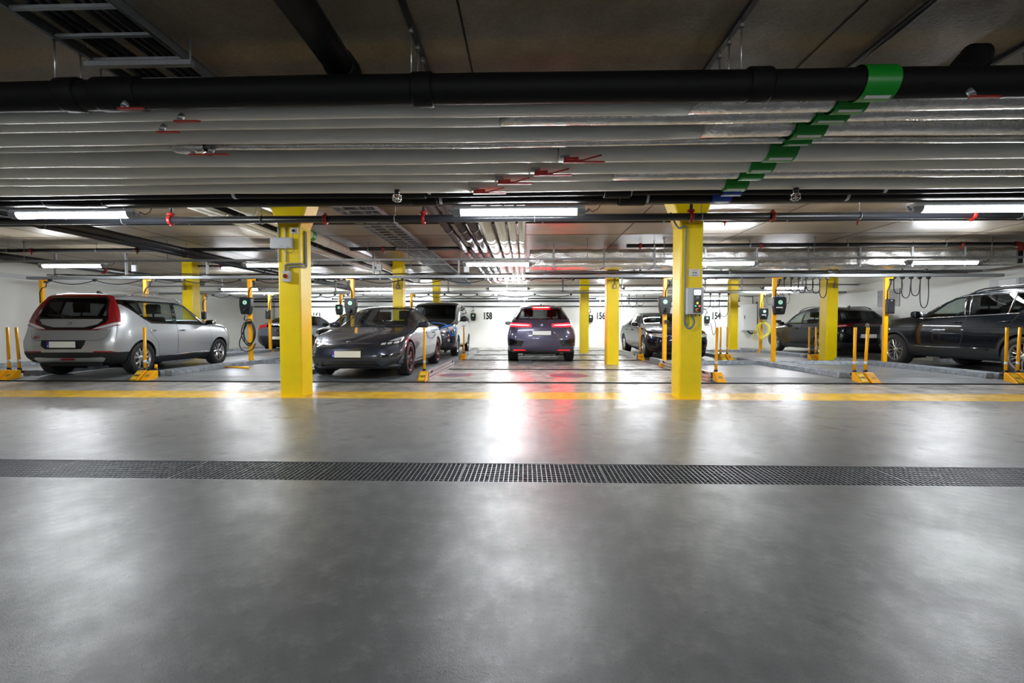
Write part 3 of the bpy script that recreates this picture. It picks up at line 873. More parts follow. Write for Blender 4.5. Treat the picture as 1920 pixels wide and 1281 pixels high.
def car_lane_suv():
    root = thing('suv_car', 'dark violet grey electric SUV driving down the centre lane with brake lamps lit', 'car')
    BP = paint('violet grey metallic', srgb(84, 82, 102), .5, .3)
    L = 4.80
    c = Car(root, dict(L=L, W=1.967, hip=.5, dr=.10, crown=2.8, cn=.2, rn=.7, cr=.09, rr=.4, bn=.1, br=.07, dn=.6, dt=.9,
        top=[(0, .90), (.3, 1.0), (1.0, 1.09), (1.3, 1.14), (1.9, 1.45), (2.4, 1.64), (2.9, 1.695), (3.6, 1.69), (4.2, 1.63), (L, 1.55)],
        belt=[(0, .84), (.5, .97), (1.3, 1.04), (2.6, 1.07), (3.8, 1.12), (L, 1.16)],
        wt=[(0, .84), (1.1, .83), (1.9, .72), (2.6, .69), (3.8, .66), (L, .60)],
        wb=[(0, .92), (.6, .94), (3.5, .93), (L, .88)],
        ws=[(0, .95), (L, .95)], zb=[(0, .26), (.4, .21), (4.2, .22), (L, .30)],
        nose=[(.2, .08), (.5, 0), (.9, .04)],
        tail=[(.25, .10), (.45, .0), (.7, .02), (.95, .05), (1.12, .12), (1.25, .22), (1.45, .42), (1.6, .55)]))
    c.arch(.90, .37, .41); c.arch(3.90, .37, .41)
    rflat = lambda x, s, z, n: s > 3.9 and n.y < -.08
    c.cut('rear_window', M['glass_dark'], [(-.56, 1.545), (.56, 1.545), (.76, 1.25), (.70, 1.235), (-.70, 1.235), (-.76, 1.25)], 'front', rflat, thick=.004)
    for sg in (1, -1):
        c.split(4.42)
        f = lambda x, s, z, n: s > 4.42 and sg * x > 0
        c.cut('brake_lamp', M['brake_hot'], [(sg * a, b) for a, b in ((.36, 1.060), (.60, 1.063), (.91, 1.080), (.93, 1.095), (.66, 1.083), (.36, 1.075))], 'front', f, push=.006)
        c.cut('tail_lamp', M['lamp_lit_red'], [(sg * a, b) for a, b in ((.30, 1.03), (.62, 1.025), (.95, 1.04), (.95, 1.14), (.64, 1.12), (.30, 1.10))], 'front', f, push=.003)
        c.cut('air_outlet', M['gloss_black'], [(sg * a, b) for a, b in ((.50, .62), (.92, .70), (.94, .50), (.58, .47))], 'front', rflat, push=-.012)
        c.cut('bumper_reflector', M['reflector_lit'], [(sg * a, b) for a, b in ((.44, .352), (.80, .352), (.80, .378), (.50, .378))], 'front', rflat, push=.004)
    c.cut('tailgate', BP, [(-.83, 1.0), (-.78, 1.2), (.78, 1.2), (.83, 1.0), (.60, .70), (-.60, .70)], 'front', rflat, gap=.005, thick=.02)
    c.cut('diffuser', M['gloss_black'], [(-1, .15), (1, .15), (1, .30), (.62, .34), (-.62, .34), (-1, .30)], 'front', lambda x, s, z, n: s > 4.2)
    c.cut('windscreen', M['glass_light'], [(-.78, 1.32), (.78, 1.32), (.58, 2.3), (-.58, 2.3)], 'top', lambda x, s, z, n: z > 1.08, thick=.004)
    c.both('side_window', M['glass_dark'], [(1.7, 1.09), (3.0, 1.1), (3.0, 1.55), (2.4, 1.53), (2.1, 1.42)], thick=.004)
    c.both('side_window', M['glass_dark'], [(3.06, 1.1), (4.1, 1.16), (4.2, 1.40), (3.9, 1.53), (3.06, 1.55)], thick=.004)
    c.both('door', BP, [(1.5, .32), (2.9, .30), (3.02, .6), (3.02, 1.08), (1.5, 1.05), (1.4, .6)], gap=.005, thick=.03)
    c.both('headlamp', M['lamp_clear'], [(-.2, .86), (.4, .90), (.35, .94), (0, .92)], x0=.4)
    c.finish(BP)
    license_plate(root, (0, c.rear_y(0, .85) - .015, .85), '-y', .52, .115, blue=False)
    y0 = c.rear_y(0, 1.59)
    m = MB(); m.prism([(y0 + .40, 1.648), (y0 + .1, 1.625), (y0 - .05, 1.605), (y0 - .055, 1.57), (y0 + .1, 1.56), (y0 + .3, 1.57)], 'x', -.50, .50); o = m.build('roof_spoiler', BP, root, bevel=.012)
    m = MB(); m.box(-.26, .26, y0 - .060, y0 - .05, 1.566, 1.606); m.build('high_brake_lamp', M['lamp_lit_red'], o, bevel=.004)
    m = MB(); m.box(-.22, .22, y0 - .064, y0 - .058, 1.581, 1.592); m.build('high_brake_core', M['brake_hot'], o)
    # roundel: ring, blue and white quarters
    T = facing(Vector((0, c.rear_y(0, 1.07) - .004, 1.07)), '-y')
    def sector(mb, r0, r1, a0, a1, z0, z1, n=10):
        P = [(r1 * cos(a0 + (a1 - a0) * k / n), r1 * sin(a0 + (a1 - a0) * k / n)) for k in range(n + 1)]
        P += [(r0 * cos(a1 - (a1 - a0) * k / n), r0 * sin(a1 - (a1 - a0) * k / n)) for k in range(n + 1)] if r0 > 1e-6 else [(0, 0)]
        A = [mb.v(T @ Vector((x, y, z0))) for x, y in P]; B = [mb.v(T @ Vector((x, y, z1))) for x, y in P]
        mb.face(A[::-1]); mb.face(B)
        for k in range(len(P)): mb.face([A[k], A[(k + 1) % len(P)], B[(k + 1) % len(P)], B[k]])
    m = MB(); sector(m, 0, .048, 0, 2 * pi, -.02, .006, 28); o = m.build('maker_badge', M['chrome'], root)
    m = MB(); sector(m, .030, .045, 0, pi, .006, .009); sector(m, .030, .045, pi, 2 * pi, .006, .009); m.build('badge_ring', M['gloss_black'], o)
    for k in range(4):
        m = MB(); sector(m, 0, .028, pi / 2 * k, pi / 2 * (k + 1), .006, .009); m.build('badge_quarter', M['plate_blue'] if k % 2 else M['plate'], o)
    for sg in (1, -1):
        m = MB(); m.tube([(sg * .30, c.rear_y(.3, .92) - .006, .915), (sg * .47, c.rear_y(.47, .76) - .006, .76)], .008, 6); m.build('trim_strip', M['chrome'], root)
    antenna_fin(root, c, 4.0, M['black_plastic'])
    mirror_unit(root, c, 1.75, 1.15, M['gloss_black'])
    cabin(root, c, 2.4, .35, .72, 1.45, .72, rear_s=3.3)
    under(root, c, .9, 4.4, .55, .22)
    add_wheels(root, c, (.90, 3.90), 1.69, .37, .255, .27, TEN, M['rim_dark'])
    for sg in (1, -1):
        l = bpy.data.lights.new('headlight_beam', 'SPOT'); l.energy = 190; l.spot_size = radians(44); l.spot_blend = .35; l.shadow_soft_size = .06; l.color = (.95, .98, 1)
        lo = bpy.data.objects.new('headlight_beam', l); COL.objects.link(lo); lo.parent = root
        lo.location = (sg * .75, c.mid + .28, .72); lo.rotation_euler = (radians(75), 0, radians(-9 * sg))
    return root, c

def car_black_suv():
    root = thing('suv_car', 'large glossy black SUV with chrome window trim, parked nose in at right', 'car')
    BP = paint('gloss black paint', srgb(7, 12, 19), .1, .25, .42)
    L = 4.88
    c = Car(root, dict(L=L, W=1.98, hip=.58, dr=.10, crown=3.0, cn=.30, rn=.85, cr=.10, rr=.5, bn=.1, br=.06, dn=.6, dt=.8,
        top=[(0, 1.02), (.15, 1.08), (.6, 1.15), (1.2, 1.22), (1.45, 1.27), (2.1, 1.58), (2.45, 1.69), (3.0, 1.755), (3.8, 1.77), (4.5, 1.73), (L, 1.66)],
        belt=[(0, .96), (.4, 1.06), (1.3, 1.13), (2.5, 1.16), (3.8, 1.20), (L, 1.24)],
        wt=[(0, .87), (1.3, .86), (2.1, .76), (2.8, .735), (4.0, .73), (L, .70)],
        wb=[(0, .94), (.6, .95), (4, .95), (L, .94)],
        ws=[(0, .95), (L, .95)], zb=[(0, .32), (.4, .26), (4.2, .27), (L, .36)],
        nose=[(.3, .10), (.55, 0), (.95, .02), (1.1, .08)], tail=[(.3, .05), (.6, 0), (1.2, .08), (1.7, .3)]))
    c.arch(.90, .39, .43, True, .06); c.arch(3.925, .39, .43, True, .06)
    c.both('side_window', M['glass_light'], [(1.80, 1.18), (2.72, 1.20), (2.55, 1.595), (2.32, 1.57), (2.1, 1.475)], thick=.004)
    c.both('side_window', M['glass_dark'], [(2.86, 1.205), (3.62, 1.225), (3.62, 1.61), (2.72, 1.605)], thick=.004)
    c.both('quarter_window', M['glass_dark'], [(3.66, 1.228), (3.82, 1.235), (4.0, 1.33), (3.92, 1.61), (3.66, 1.61)], thick=.004)
    c.both('quarter_window', M['glass_dark'], [(4.05, 1.27), (4.6, 1.30), (4.5, 1.56), (3.98, 1.60)], thick=.004)
    c.both('pillar_cover', M['gloss_black'], [(2.72, 1.195), (2.86, 1.20), (2.72, 1.61), (2.55, 1.60)], thick=.004)
    c.cut('windscreen', M['glass_light'], [(-.76, 1.45), (.76, 1.45), (.62, 2.42), (-.62, 2.42)], 'top', lambda x, s, z, n: z > 1.18, thick=.004)
    c.cut('rear_window', M['glass_dark'], [(-.66, 1.25), (.66, 1.25), (.56, 1.62), (-.56, 1.62)], 'front', lambda x, s, z, n: s > 4.2 and n.y < -.1, thick=.004)
    c.both('sill_cladding', M['trim_black'], [(1.1, .1), (3.6, .1), (3.6, .52), (1.42, .53), (1.36, .50)], gap=0)
    c.both('door', BP, [(1.42, .53), (2.68, .53), (2.76, .8), (2.79, 1.18), (1.62, 1.165), (1.45, .9)], gap=.006, thick=.03, lining=M['lining'])
    c.both('door', BP, [(2.68, .53), (3.42, .53), (3.62, .86), (3.84, 1.21), (2.79, 1.18), (2.76, .8)], gap=.006, thick=.03, lining=M['lining'])
    c.both('headlamp', M['lamp_clear'], [(-.2, .90), (.5, .985), (.34, 1.03), (.06, 1.02)], x0=.45, push=.004)
    c.both('front_grille', M['gloss_black'], [(-.2, .60), (.1, .60), (.1, .88), (-.2, .88)], x0=-1)
    c.cut('front_bumper_trim', M['trim_black'], [(-.3, .2), (.45, .2), (.45, .48), (-.3, .50)], 'side', lambda x, s, z, n: s < .6)
    c.cut('rear_bumper_trim', M['trim_black'], [(4.4, .2), (5.3, .2), (5.3, .60), (4.4, .56)], 'side', lambda x, s, z, n: s > 4.2)
    c.both('tail_lamp', M['lamp_red'], [(4.45, .98), (5.2, 1.0), (5.2, 1.16), (4.6, 1.14)], x0=.4)
    c.finish(BP)
    for sg in (1, -1):                                   # bright trim round the panes
        def sx(s, z): return sg * (c.surf_x(s, z) + .006)
        m = MB(); m.tube([(sx(s, c.f['belt'](s) + .015), c.mid - s, c.f['belt'](s) + .015) for s in (1.62, 2.0, 2.4, 2.8, 3.2, 3.6, 3.85)], .011, 6); m.build('window_trim', M['chrome'], root)
        m = MB(); m.tube([(sx(s, z), c.mid - s, z) for s, z in ((1.58, 1.19), (1.85, 1.36), (2.1, 1.505), (2.32, 1.60), (2.6, 1.63), (3.1, 1.64), (3.6, 1.64), (3.95, 1.635), (4.06, 1.30))], .010, 6); m.build('window_trim', M['chrome'], root)
        for (s0, s1) in ((2.74, 2.57), (2.85, 2.70), (3.64, 3.64)):
            m = MB(); m.tube([(sx(s0, 1.21), c.mid - s0, 1.21), (sx((s0 + s1) / 2, 1.42), c.mid - (s0 + s1) / 2, 1.42), (sx(s1, 1.62), c.mid - s1, 1.62)], .009, 6); m.build('window_trim', M['chrome'], root)
        m = MB()
        m.tube([(sx(s, .50), c.mid - s, .50 + .008 * sin(s * 3)) for s in (1.55, 2.1, 2.7, 3.3)], .018, 8); m.build('door_guard', M['gloss_black'], root)
    door_handles(root, c, (2.60, 3.60), BP, 1.05)
    roof_rails(root, c, 2.6, 4.5, .70, M['gloss_black'])
    mirror_unit(root, c, 1.66, 1.24, BP, h=.16)
    license_plate(root, (0, c.rear_y(0, .9) - .015, .9), '-y')
    cabin(root, c, 2.35, .42, .78, 1.45, .72, steer=-1, rear_s=3.3)
    under(root, c, 1.0, 4.5, .5, .26)
    add_wheels(root, c, (.90, 3.925), 1.70, .39, .255, .258, YTEN, M['rim_silver'])
    return root, c

def car_van():
    root = thing('passenger_van', 'dark grey compact passenger van parked nose out behind the charging sedan', 'van')
    BP = paint('platinum grey metallic', srgb(60, 61, 67), .5, .32)
    L = 4.25
    c = Car(root, dict(L=L, W=1.85, hip=.5, dr=.10, crown=3.2, cn=.17, rn=.6, cr=.06, rr=.3, bn=.1, br=.04, dn=.6, dt=.5,
        top=[(0, .98), (.15, 1.05), (.6, 1.13), (.95, 1.20), (1.6, 1.62), (1.85, 1.75), (2.3, 1.83), (3.2, 1.84), (L, 1.80)],
        belt=[(0, .92), (.4, 1.02), (.95, 1.09), (2.5, 1.14), (L, 1.16)],
        wt=[(0, .86), (.9, .86), (1.6, .80), (2.2, .79), (L, .78)],
        wb=[(0, .92), (.6, .95), (L, .96)], ws=[(0, .96), (L, .96)], zb=[(0, .24), (.4, .20), (L, .26)],
        nose=[(.2, .08), (.5, 0), (.85, .02), (1.05, .10)], tail=[(.2, .02), (.6, 0), (1.8, .10)]))
    c.arch(.82, .325, .37); c.arch(3.60, .325, .37)
    fr = lambda x, s, z, n: s < .8 and n.y > -.05
    for sg in (1, -1):
        c.split(.5)
        c.cut('headlamp', M['lamp_clear'], [(sg * a, b) for a, b in ((.42, .80), (.62, .78), (.86, .86), (.88, .97), (.70, .95), (.50, .88))], 'front', lambda x, s, z, n: s < .5 and sg * x > 0, push=.004)
        c.cut('fog_lamp_recess', M['gloss_black'], [(sg * a, b) for a, b in ((.60, .45), (.82, .46), (.84, .60), (.66, .58))], 'front', fr, push=-.01)
    c.cut('upper_grille', M['gloss_black'], [(-.40, .76), (.40, .76), (.48, .88), (.30, .93), (-.30, .93), (-.48, .88)], 'front', fr, push=-.01)
    c.cut('lower_grille', M['trim_black'], [(-.56, .36), (.56, .36), (.50, .52), (-.50, .52)], 'front', fr, push=-.01)
    c.cut('front_lip', M['trim_black'], [(-1, .15), (1, .15), (1, .30), (-1, .30)], 'front', lambda x, s, z, n: s < .45)
    c.cut('windscreen', M['glass_mid'], [(-.78, 1.0), (.78, 1.0), (.68, 1.80), (-.68, 1.80)], 'top', lambda x, s, z, n: z > 1.15, thick=.004)
    c.both('side_window', M['glass_mid'], [(1.42, 1.14), (2.2, 1.16), (2.2, 1.68), (1.85, 1.64)], thick=.004)
    c.both('side_window', M['glass_dark'], [(2.28, 1.16), (3.2, 1.18), (3.2, 1.69), (2.28, 1.69)], thick=.004)
    c.both('quarter_window', M['glass_dark'], [(3.28, 1.18), (3.98, 1.2), (3.95, 1.68), (3.28, 1.69)], thick=.004)
    c.both('door', BP, [(1.25, .32), (2.2, .30), (2.24, .7), (2.24, 1.14), (1.3, 1.10), (1.2, .7)], gap=.005, thick=.03, lining=M['lining'])
    c.both('door', BP, [(2.2, .30), (3.18, .32), (3.24, .7), (3.24, 1.15), (2.24, 1.14), (2.24, .7)], gap=.005, thick=.03, lining=M['lining'])
    c.finish(BP)
    for sg in (1, -1):
        m = MB(); x = sg * .73; m.lathe([(-.03, .045), (.0, .045), (.01, 1e-4)], 'y', (x, c.front_y(x, .53) - .005, .53), 16); m.build('fog_lamp', M['lamp_clear'], root)
    m = MB(); m.prism([(-.03, .845), (0, .87), (.03, .845), (.03, .855), (0, .88), (-.03, .855)], 'y', c.front_y(0, .86) - .01, c.front_y(0, .86) + .006); m.build('maker_badge', M['chrome'], root)
    door_handles(root, c, (2.08, 2.42), M['black_plastic'], .98)
    mirror_unit(root, c, 1.40, 1.22, M['black_plastic'], h=.2)
    cabin(root, c, 2.0, .38, .78, 1.1, .70, steer=-1, rear_s=2.9)
    under(root, c, .9, 4.0, .5, .2)
    add_wheels(root, c, (.82, 3.60), 1.60, .325, .205, .212, TWIN5, M['rim_silver'])
    return root, c

def car_blue_sedan():
    root = thing('sedan_car', 'navy blue low sedan with double headlamps parked nose out at right of the lane', 'car')
    BP = paint('navy blue metallic', srgb(16, 21, 44), .4, .22, .6)
    L = 4.62
    c = Car(root, dict(L=L, W=1.852, hip=.52, dr=.08, crown=2.6, cn=.18, rn=.7, cr=.14, rr=.5, bn=.12, br=.05, dn=.6, dt=.6,
        top=[(0, .78), (.12, .83), (.5, .92), (1.2, 1.0), (1.45, 1.05), (2.0, 1.30), (2.45, 1.43), (2.9, 1.45), (3.5, 1.36), (4.1, 1.17), (L, 1.10)],
        belt=[(0, .70), (.3, .80), (1.3, .93), (2.5, .96), (3.8, 1.0), (L, 1.0)],
        wt=[(0, .82), (1.2, .82), (2.0, .70), (2.6, .66), (3.5, .64), (L, .74)],
        wb=[(0, .90), (.6, .94), (3.5, .93), (L, .9)], ws=[(0, .95), (L, .95)], zb=[(0, .20), (.5, .16), (L, .28)],
        nose=[(.15, .08), (.35, 0), (.7, .0), (.85, .06)], tail=[(.3, .06), (.6, 0), (1.1, .06)]))
    c.arch(.80, .34, .375); c.arch(3.656, .34, .375)
    fr = lambda x, s, z, n: s < .8 and n.y > -.05
    for sg in (1, -1):
        c.split(.6)
        c.cut('headlamp', M['lamp_clear'], [(sg * a, b) for a, b in ((.42, .66), (.60, .64), (.86, .68), (.88, .74), (.70, .755), (.44, .73))], 'front', lambda x, s, z, n: s < .6 and sg * x > 0, push=.003)
        c.cut('kidney_grille', M['gloss_black'], [(sg * a, b) for a, b in ((.03, .36), (.22, .40), (.30, .55), (.30, .69), (.20, .74), (.05, .74), (.03, .70))], 'front', fr, push=-.01)
        c.cut('air_curtain', M['gloss_black'], [(sg * a, b) for a, b in ((.62, .30), (.86, .32), (.86, .52), (.76, .54))], 'front', fr, push=-.01)
    c.cut('lower_grille', M['gloss_black'], [(-.5, .24), (.5, .24), (.42, .34), (-.42, .34)], 'front', fr, push=-.015)
    c.cut('windscreen', M['glass_mid'], [(-.76, 1.36), (.76, 1.36), (.55, 2.35), (-.55, 2.35)], 'top', lambda x, s, z, n: z > .97, thick=.004)
    c.cut('rear_window', M['glass_mid'], [(-.52, 3.1), (.52, 3.1), (.6, 4.05), (-.6, 4.05)], 'top', lambda x, s, z, n: z > 1.0 and n.z > .2, thick=.004)
    c.both('side_window', M['glass_mid'], [(1.75, .98), (2.65, .985), (2.6, 1.37), (2.3, 1.32)], thick=.004)
    c.both('side_window', M['glass_mid'], [(2.72, .985), (3.55, 1.01), (3.75, 1.10), (3.3, 1.31), (2.68, 1.37)], thick=.004)
    c.both('door', BP, [(1.4, .28), (2.6, .27), (2.68, .6), (2.68, .97), (1.5, .94), (1.38, .6)], gap=.005, thick=.03, lining=M['lining'])
    c.both('door', BP, [(2.6, .27), (3.25, .3), (3.45, .62), (3.6, 1.0), (2.68, .97), (2.68, .6)], gap=.005, thick=.03, lining=M['lining'])
    c.finish(BP)
    for sg in (1, -1):
        for k in range(2):
            x = sg * (.56 + .17 * k); m = MB()
            m.lathe([(-.04, .045), (-.004, .045), (-.004, .034), (-.02, 1e-4)], 'y', (x, c.front_y(x, .70) + .004 - .05 * k, .70), 16); m.build('lamp_ring', M['chrome'], root)
    oval_badge(root, (0, c.front_y(0, .79) - .01, .79), .075, .075, '+y', None, M['chrome'], M['plate_blue'])
    license_plate(root, (0, c.front_y(0, .45) + .02, .45), '+y')
    door_handles(root, c, (2.4, 3.3), BP, .86)
    mirror_unit(root, c, 1.72, 1.04, M['gloss_black'])
    cabin(root, c, 2.2, .26, .54, 1.4, .66, steer=-1, rear_s=3.1, head=.58)
    under(root, c, .9, 4.3, .5, .15)
    add_wheels(root, c, (.80, 3.656), 1.60, .34, .235, .245, TEN, M['rim_silver'])
    return root, c

def car_rear_suv():
    root = thing('suv_car', 'dark blue black electric SUV seen from its tail, parked nose in behind the right column', 'car')
    BP = paint('blue black metallic', srgb(10, 13, 23), .35, .24, .42)
    L = 4.45
    c = Car(root, dict(L=L, W=1.852, hip=.52, dr=.09, crown=2.8, cn=.18, rn=.6, cr=.10, rr=.45, bn=.1, br=.06, dn=.6, dt=.9,
        top=[(0, .82), (.3, .95), (.9, 1.04), (1.15, 1.10), (1.8, 1.45), (2.2, 1.58), (2.7, 1.63), (3.5, 1.60), (4.1, 1.53), (L, 1.48)],
        belt=[(0, .76), (.5, .92), (1.2, .99), (2.5, 1.02), (3.6, 1.06), (L, 1.10)],
        wt=[(0, .84), (1.1, .83), (1.9, .73), (2.6, .70), (3.8, .68), (L, .64)],
        wb=[(0, .92), (.6, .94), (3.5, .94), (L, .92)], ws=[(0, .95), (L, .95)], zb=[(0, .24), (.4, .20), (4, .21), (L, .28)],
        nose=[(.2, .08), (.5, 0), (.9, .06)], tail=[(.25, .08), (.45, 0), (.8, .02), (1.0, .06), (1.15, .14), (1.35, .32), (1.55, .48)]))
    c.arch(.86, .36, .40, True, .04); c.arch(3.63, .36, .40, True, .04)
    rflat = lambda x, s, z, n: s > 3.4 and n.y < -.08
    c.cut('rear_window', M['glass_dark'], [(-.56, 1.42), (.56, 1.42), (.70, 1.14), (-.70, 1.14)], 'front', rflat, thick=.004)
    c.cut('lamp_band', M['gloss_black'], [(-.50, .955), (.50, .955), (.50, 1.03), (-.50, 1.03)], 'front', rflat, push=.002)
    c.cut('light_strip', M['lamp_red'], [(-.50, 1.035), (.50, 1.035), (.50, 1.05), (-.50, 1.05)], 'front', rflat, push=.002)
    for sg in (1, -1):
        c.split(4.0)
        c.cut('reversing_lamp', M['lamp_clear'], [(sg * a, b) for a, b in ((.60, .975), (.82, .955), (.84, .985), (.62, 1.005))], 'front', lambda x, s, z, n: s > 4.0 and sg * x > 0, push=.008)
        c.cut('tail_lamp', M['lamp_red'], [(sg * a, b) for a, b in ((.50, .965), (.66, .94), (.93, .92), (.95, 1.045), (.50, 1.03))], 'front', lambda x, s, z, n: s > 4.0 and sg * x > 0, push=.006)
        c.cut('air_outlet', M['gloss_black'], [(sg * a, b) for a, b in ((.56, .62), (.86, .55), (.84, .66), (.66, .72))], 'front', rflat, push=-.01)
    c.cut('tailgate', BP, [(-.78, .93), (-.74, 1.12), (.74, 1.12), (.78, .93), (.62, .55), (-.62, .55)], 'front', rflat, gap=.005, thick=.02)
    c.cut('rear_bumper_trim', M['trim_black'], [(-1, .15), (1, .15), (1, .50), (.6, .44), (-.6, .44), (-1, .50)], 'front', lambda x, s, z, n: s > 3.6, push=.004)
    c.cut('windscreen', M['glass_light'], [(-.74, 1.18), (.74, 1.18), (.58, 2.1), (-.58, 2.1)], 'top', lambda x, s, z, n: z > 1.04, thick=.004)
    c.both('side_window', M['glass_light'], [(1.5, 1.03), (2.42, 1.04), (2.38, 1.46), (2.1, 1.43), (1.85, 1.33)], thick=.004)
    c.both('side_window', M['glass_mid'], [(2.5, 1.045), (3.35, 1.07), (3.4, 1.45), (2.46, 1.465)], thick=.004)
    c.both('quarter_window', M['glass_dark'], [(3.42, 1.09), (3.7, 1.16), (3.85, 1.35), (3.46, 1.44)], thick=.004)
    c.both('sill_cladding', M['trim_black'], [(1.1, .1), (3.4, .1), (3.35, .34), (1.2, .34)])
    c.both('door', BP, [(1.3, .34), (2.4, .34), (2.47, .6), (2.47, 1.03), (1.35, 1.0), (1.27, .6)], gap=.005, thick=.03, lining=M['lining'])
    c.both('door', BP, [(2.4, .34), (3.15, .36), (3.33, .62), (3.42, 1.06), (2.47, 1.03), (2.47, .6)], gap=.005, thick=.03, lining=M['lining'])
    c.both('headlamp', M['lamp_clear'], [(-.2, .78), (.45, .83), (.4, .90), (.05, .88)], x0=.45)
    c.finish(BP)
    # ring badge with stacked V and W strokes
    T = facing(Vector((.0, c.rear_y(0, 1.0) - .012, 1.0)), '-y')
    m = MB()
    R0, R1 = .060, .050
    for k in range(28):
        a0, a1 = 2 * pi * k / 28, 2 * pi * (k + 1) / 28
        P = [(R0, a0), (R0, a1), (R1, a1), (R1, a0)]
        A = [m.v(T @ Vector((r * cos(a), r * sin(a), 0))) for r, a in P]; B = [m.v(T @ Vector((r * cos(a), r * sin(a), .006))) for r, a in P]
        m.face(B); m.face(A[::-1]); m.face([A[0], A[1], B[1], B[0]]); m.face([A[2], A[3], B[3], B[2]])
    def stroke(p, q, w=.009):
        d = Vector((q[0] - p[0], q[1] - p[1])).normalized(); nn = Vector((-d.y, d.x)) * w / 2
        P = [(p[0] + nn.x, p[1] + nn.y), (p[0] - nn.x, p[1] - nn.y), (q[0] - nn.x, q[1] - nn.y), (q[0] + nn.x, q[1] + nn.y)]
        A = [m.v(T @ Vector((x, y, 0))) for x, y in P]; B = [m.v(T @ Vector((x, y, .006))) for x, y in P]
        m.face(B); m.face(A[::-1])
        for k in range(4): m.face([A[k], A[(k + 1) % 4], B[(k + 1) % 4], B[k]])
    for sg in (1, -1):
        stroke((sg * .020, .048), (0, .006)); stroke((sg * .042, .030), (sg * .018, -.044)); stroke((sg * .018, -.044), (0, -.002))
    m.build('maker_badge', M['chrome'], root)
    tail_text(root, 'ID.4', .032, (.02, c.rear_y(0, .88) - .004, .88), '-y', M['chrome'], 1.2)
    license_plate(root, (0, c.rear_y(0, .66) - .014, .66), '-y')
    antenna_fin(root, c, 3.6, M['black_plastic'])
    roof_rails(root, c, 2.0, 3.7, .66, M['black_plastic'])
    door_handles(root, c, (2.25, 3.2), BP, .90)
    mirror_unit(root, c, 1.45, 1.08, M['gloss_black'])
    cabin(root, c, 2.1, .34, .66, 1.2, .66, rear_s=2.95)
    under(root, c, .9, 4.1, .5, .2)
    add_wheels(root, c, (.86, 3.63), 1.60, .36, .235, .25, TEN, M['rim_silver'])
    return root, c

def car_liftback():
    root = thing('liftback_car', 'grey liftback seen from its tail in the far left bay behind the coiled cable', 'car')
    BP = paint('steel grey metallic', srgb(82, 90, 102), .5, .32)
    L = 4.35
    c = Car(root, dict(L=L, W=1.82, hip=.52, dr=.08, crown=2.6, cn=.18, rn=.6, cr=.12, rr=.45, bn=.1, br=.06, dn=.6, dt=.5,
        top=[(0, .74), (.3, .86), (1.0, .97), (1.25, 1.03), (1.8, 1.30), (2.3, 1.44), (2.8, 1.45), (3.5, 1.33), (4.0, 1.17), (L, 1.08)],
        belt=[(0, .66), (.5, .85), (1.2, .93), (3.0, .97), (L, 1.0)],
        wt=[(0, .84), (1.2, .82), (2.0, .70), (2.8, .66), (3.6, .66), (L, .76)],
        wb=[(0, .92), (.6, .94), (3.5, .93), (L, .92)], ws=[(0, .95), (L, .95)], zb=[(0, .22), (.4, .17), (4, .18), (L, .26)],
        nose=[(.2, .06), (.4, 0), (.8, .06)], tail=[(.25, .06), (.45, 0), (.7, .02), (.9, .05), (1.08, .10)]))
    c.arch(.85, .32, .36); c.arch(3.55, .32, .36)
    rflat = lambda x, s, z, n: s > 3.7 and n.y < -.05
    for sg in (1, -1):
        c.split(3.98)
        c.cut('tail_lamp', M['lamp_red'], [(sg * a, b) for a, b in ((.42, .96), (.80, .83), (.86, .86), (.80, 1.03), (.44, 1.03))], 'front', lambda x, s, z, n: s > 3.98 and sg * x > 0, push=.004)
    c.cut('split_rear_window', M['glass_dark'], [(-.46, .93), (.46, .93), (.46, 1.04), (-.46, 1.04)], 'front', rflat)
    c.cut('rear_window', M['glass_dark'], [(-.58, 3.05), (.58, 3.05), (.66, 4.15), (-.66, 4.15)], 'top', lambda x, s, z, n: z > 1.0 and n.z > .2, thick=.004)
    c.cut('rear_bumper_trim', M['trim_black'], [(-.72, .60), (.72, .60), (.6, .22), (-.6, .22)], 'front', rflat, push=.002)
    c.cut('windscreen', M['glass_mid'], [(-.72, 1.22), (.72, 1.22), (.56, 2.2), (-.56, 2.2)], 'top', lambda x, s, z, n: z > .95, thick=.004)
    c.both('side_window', M['glass_dark'], [(1.55, .96), (2.5, .98), (2.5, 1.37), (2.1, 1.31)], thick=.004)
    c.both('side_window', M['glass_dark'], [(2.56, .98), (3.4, 1.0), (3.5, 1.15), (3.1, 1.33), (2.56, 1.37)], thick=.004)
    c.both('door', BP, [(1.3, .3), (2.45, .28), (2.52, .6), (2.52, .97), (1.35, .93), (1.27, .6)], gap=.005, thick=.03)
    c.finish(BP)
    oval_badge(root, (0, c.rear_y(0, .82) - .012, .82), .12, .062, '-y', 'H', lh=.036, xs=1.4)
    license_plate(root, (0, c.rear_y(0, .52) - .014, .52), '-y')
    antenna_fin(root, c, 2.95, M['black_plastic'])
    mirror_unit(root, c, 1.5, 1.0, BP)
    cabin(root, c, 2.1, .28, .56, 1.25, .62, rear_s=2.9, head=.58)
    under(root, c, .9, 4.0, .5, .17)
    add_wheels(root, c, (.85, 3.55), 1.56, .32, .205, .215, TWIN5, M['rim_silver'])
    return root, c

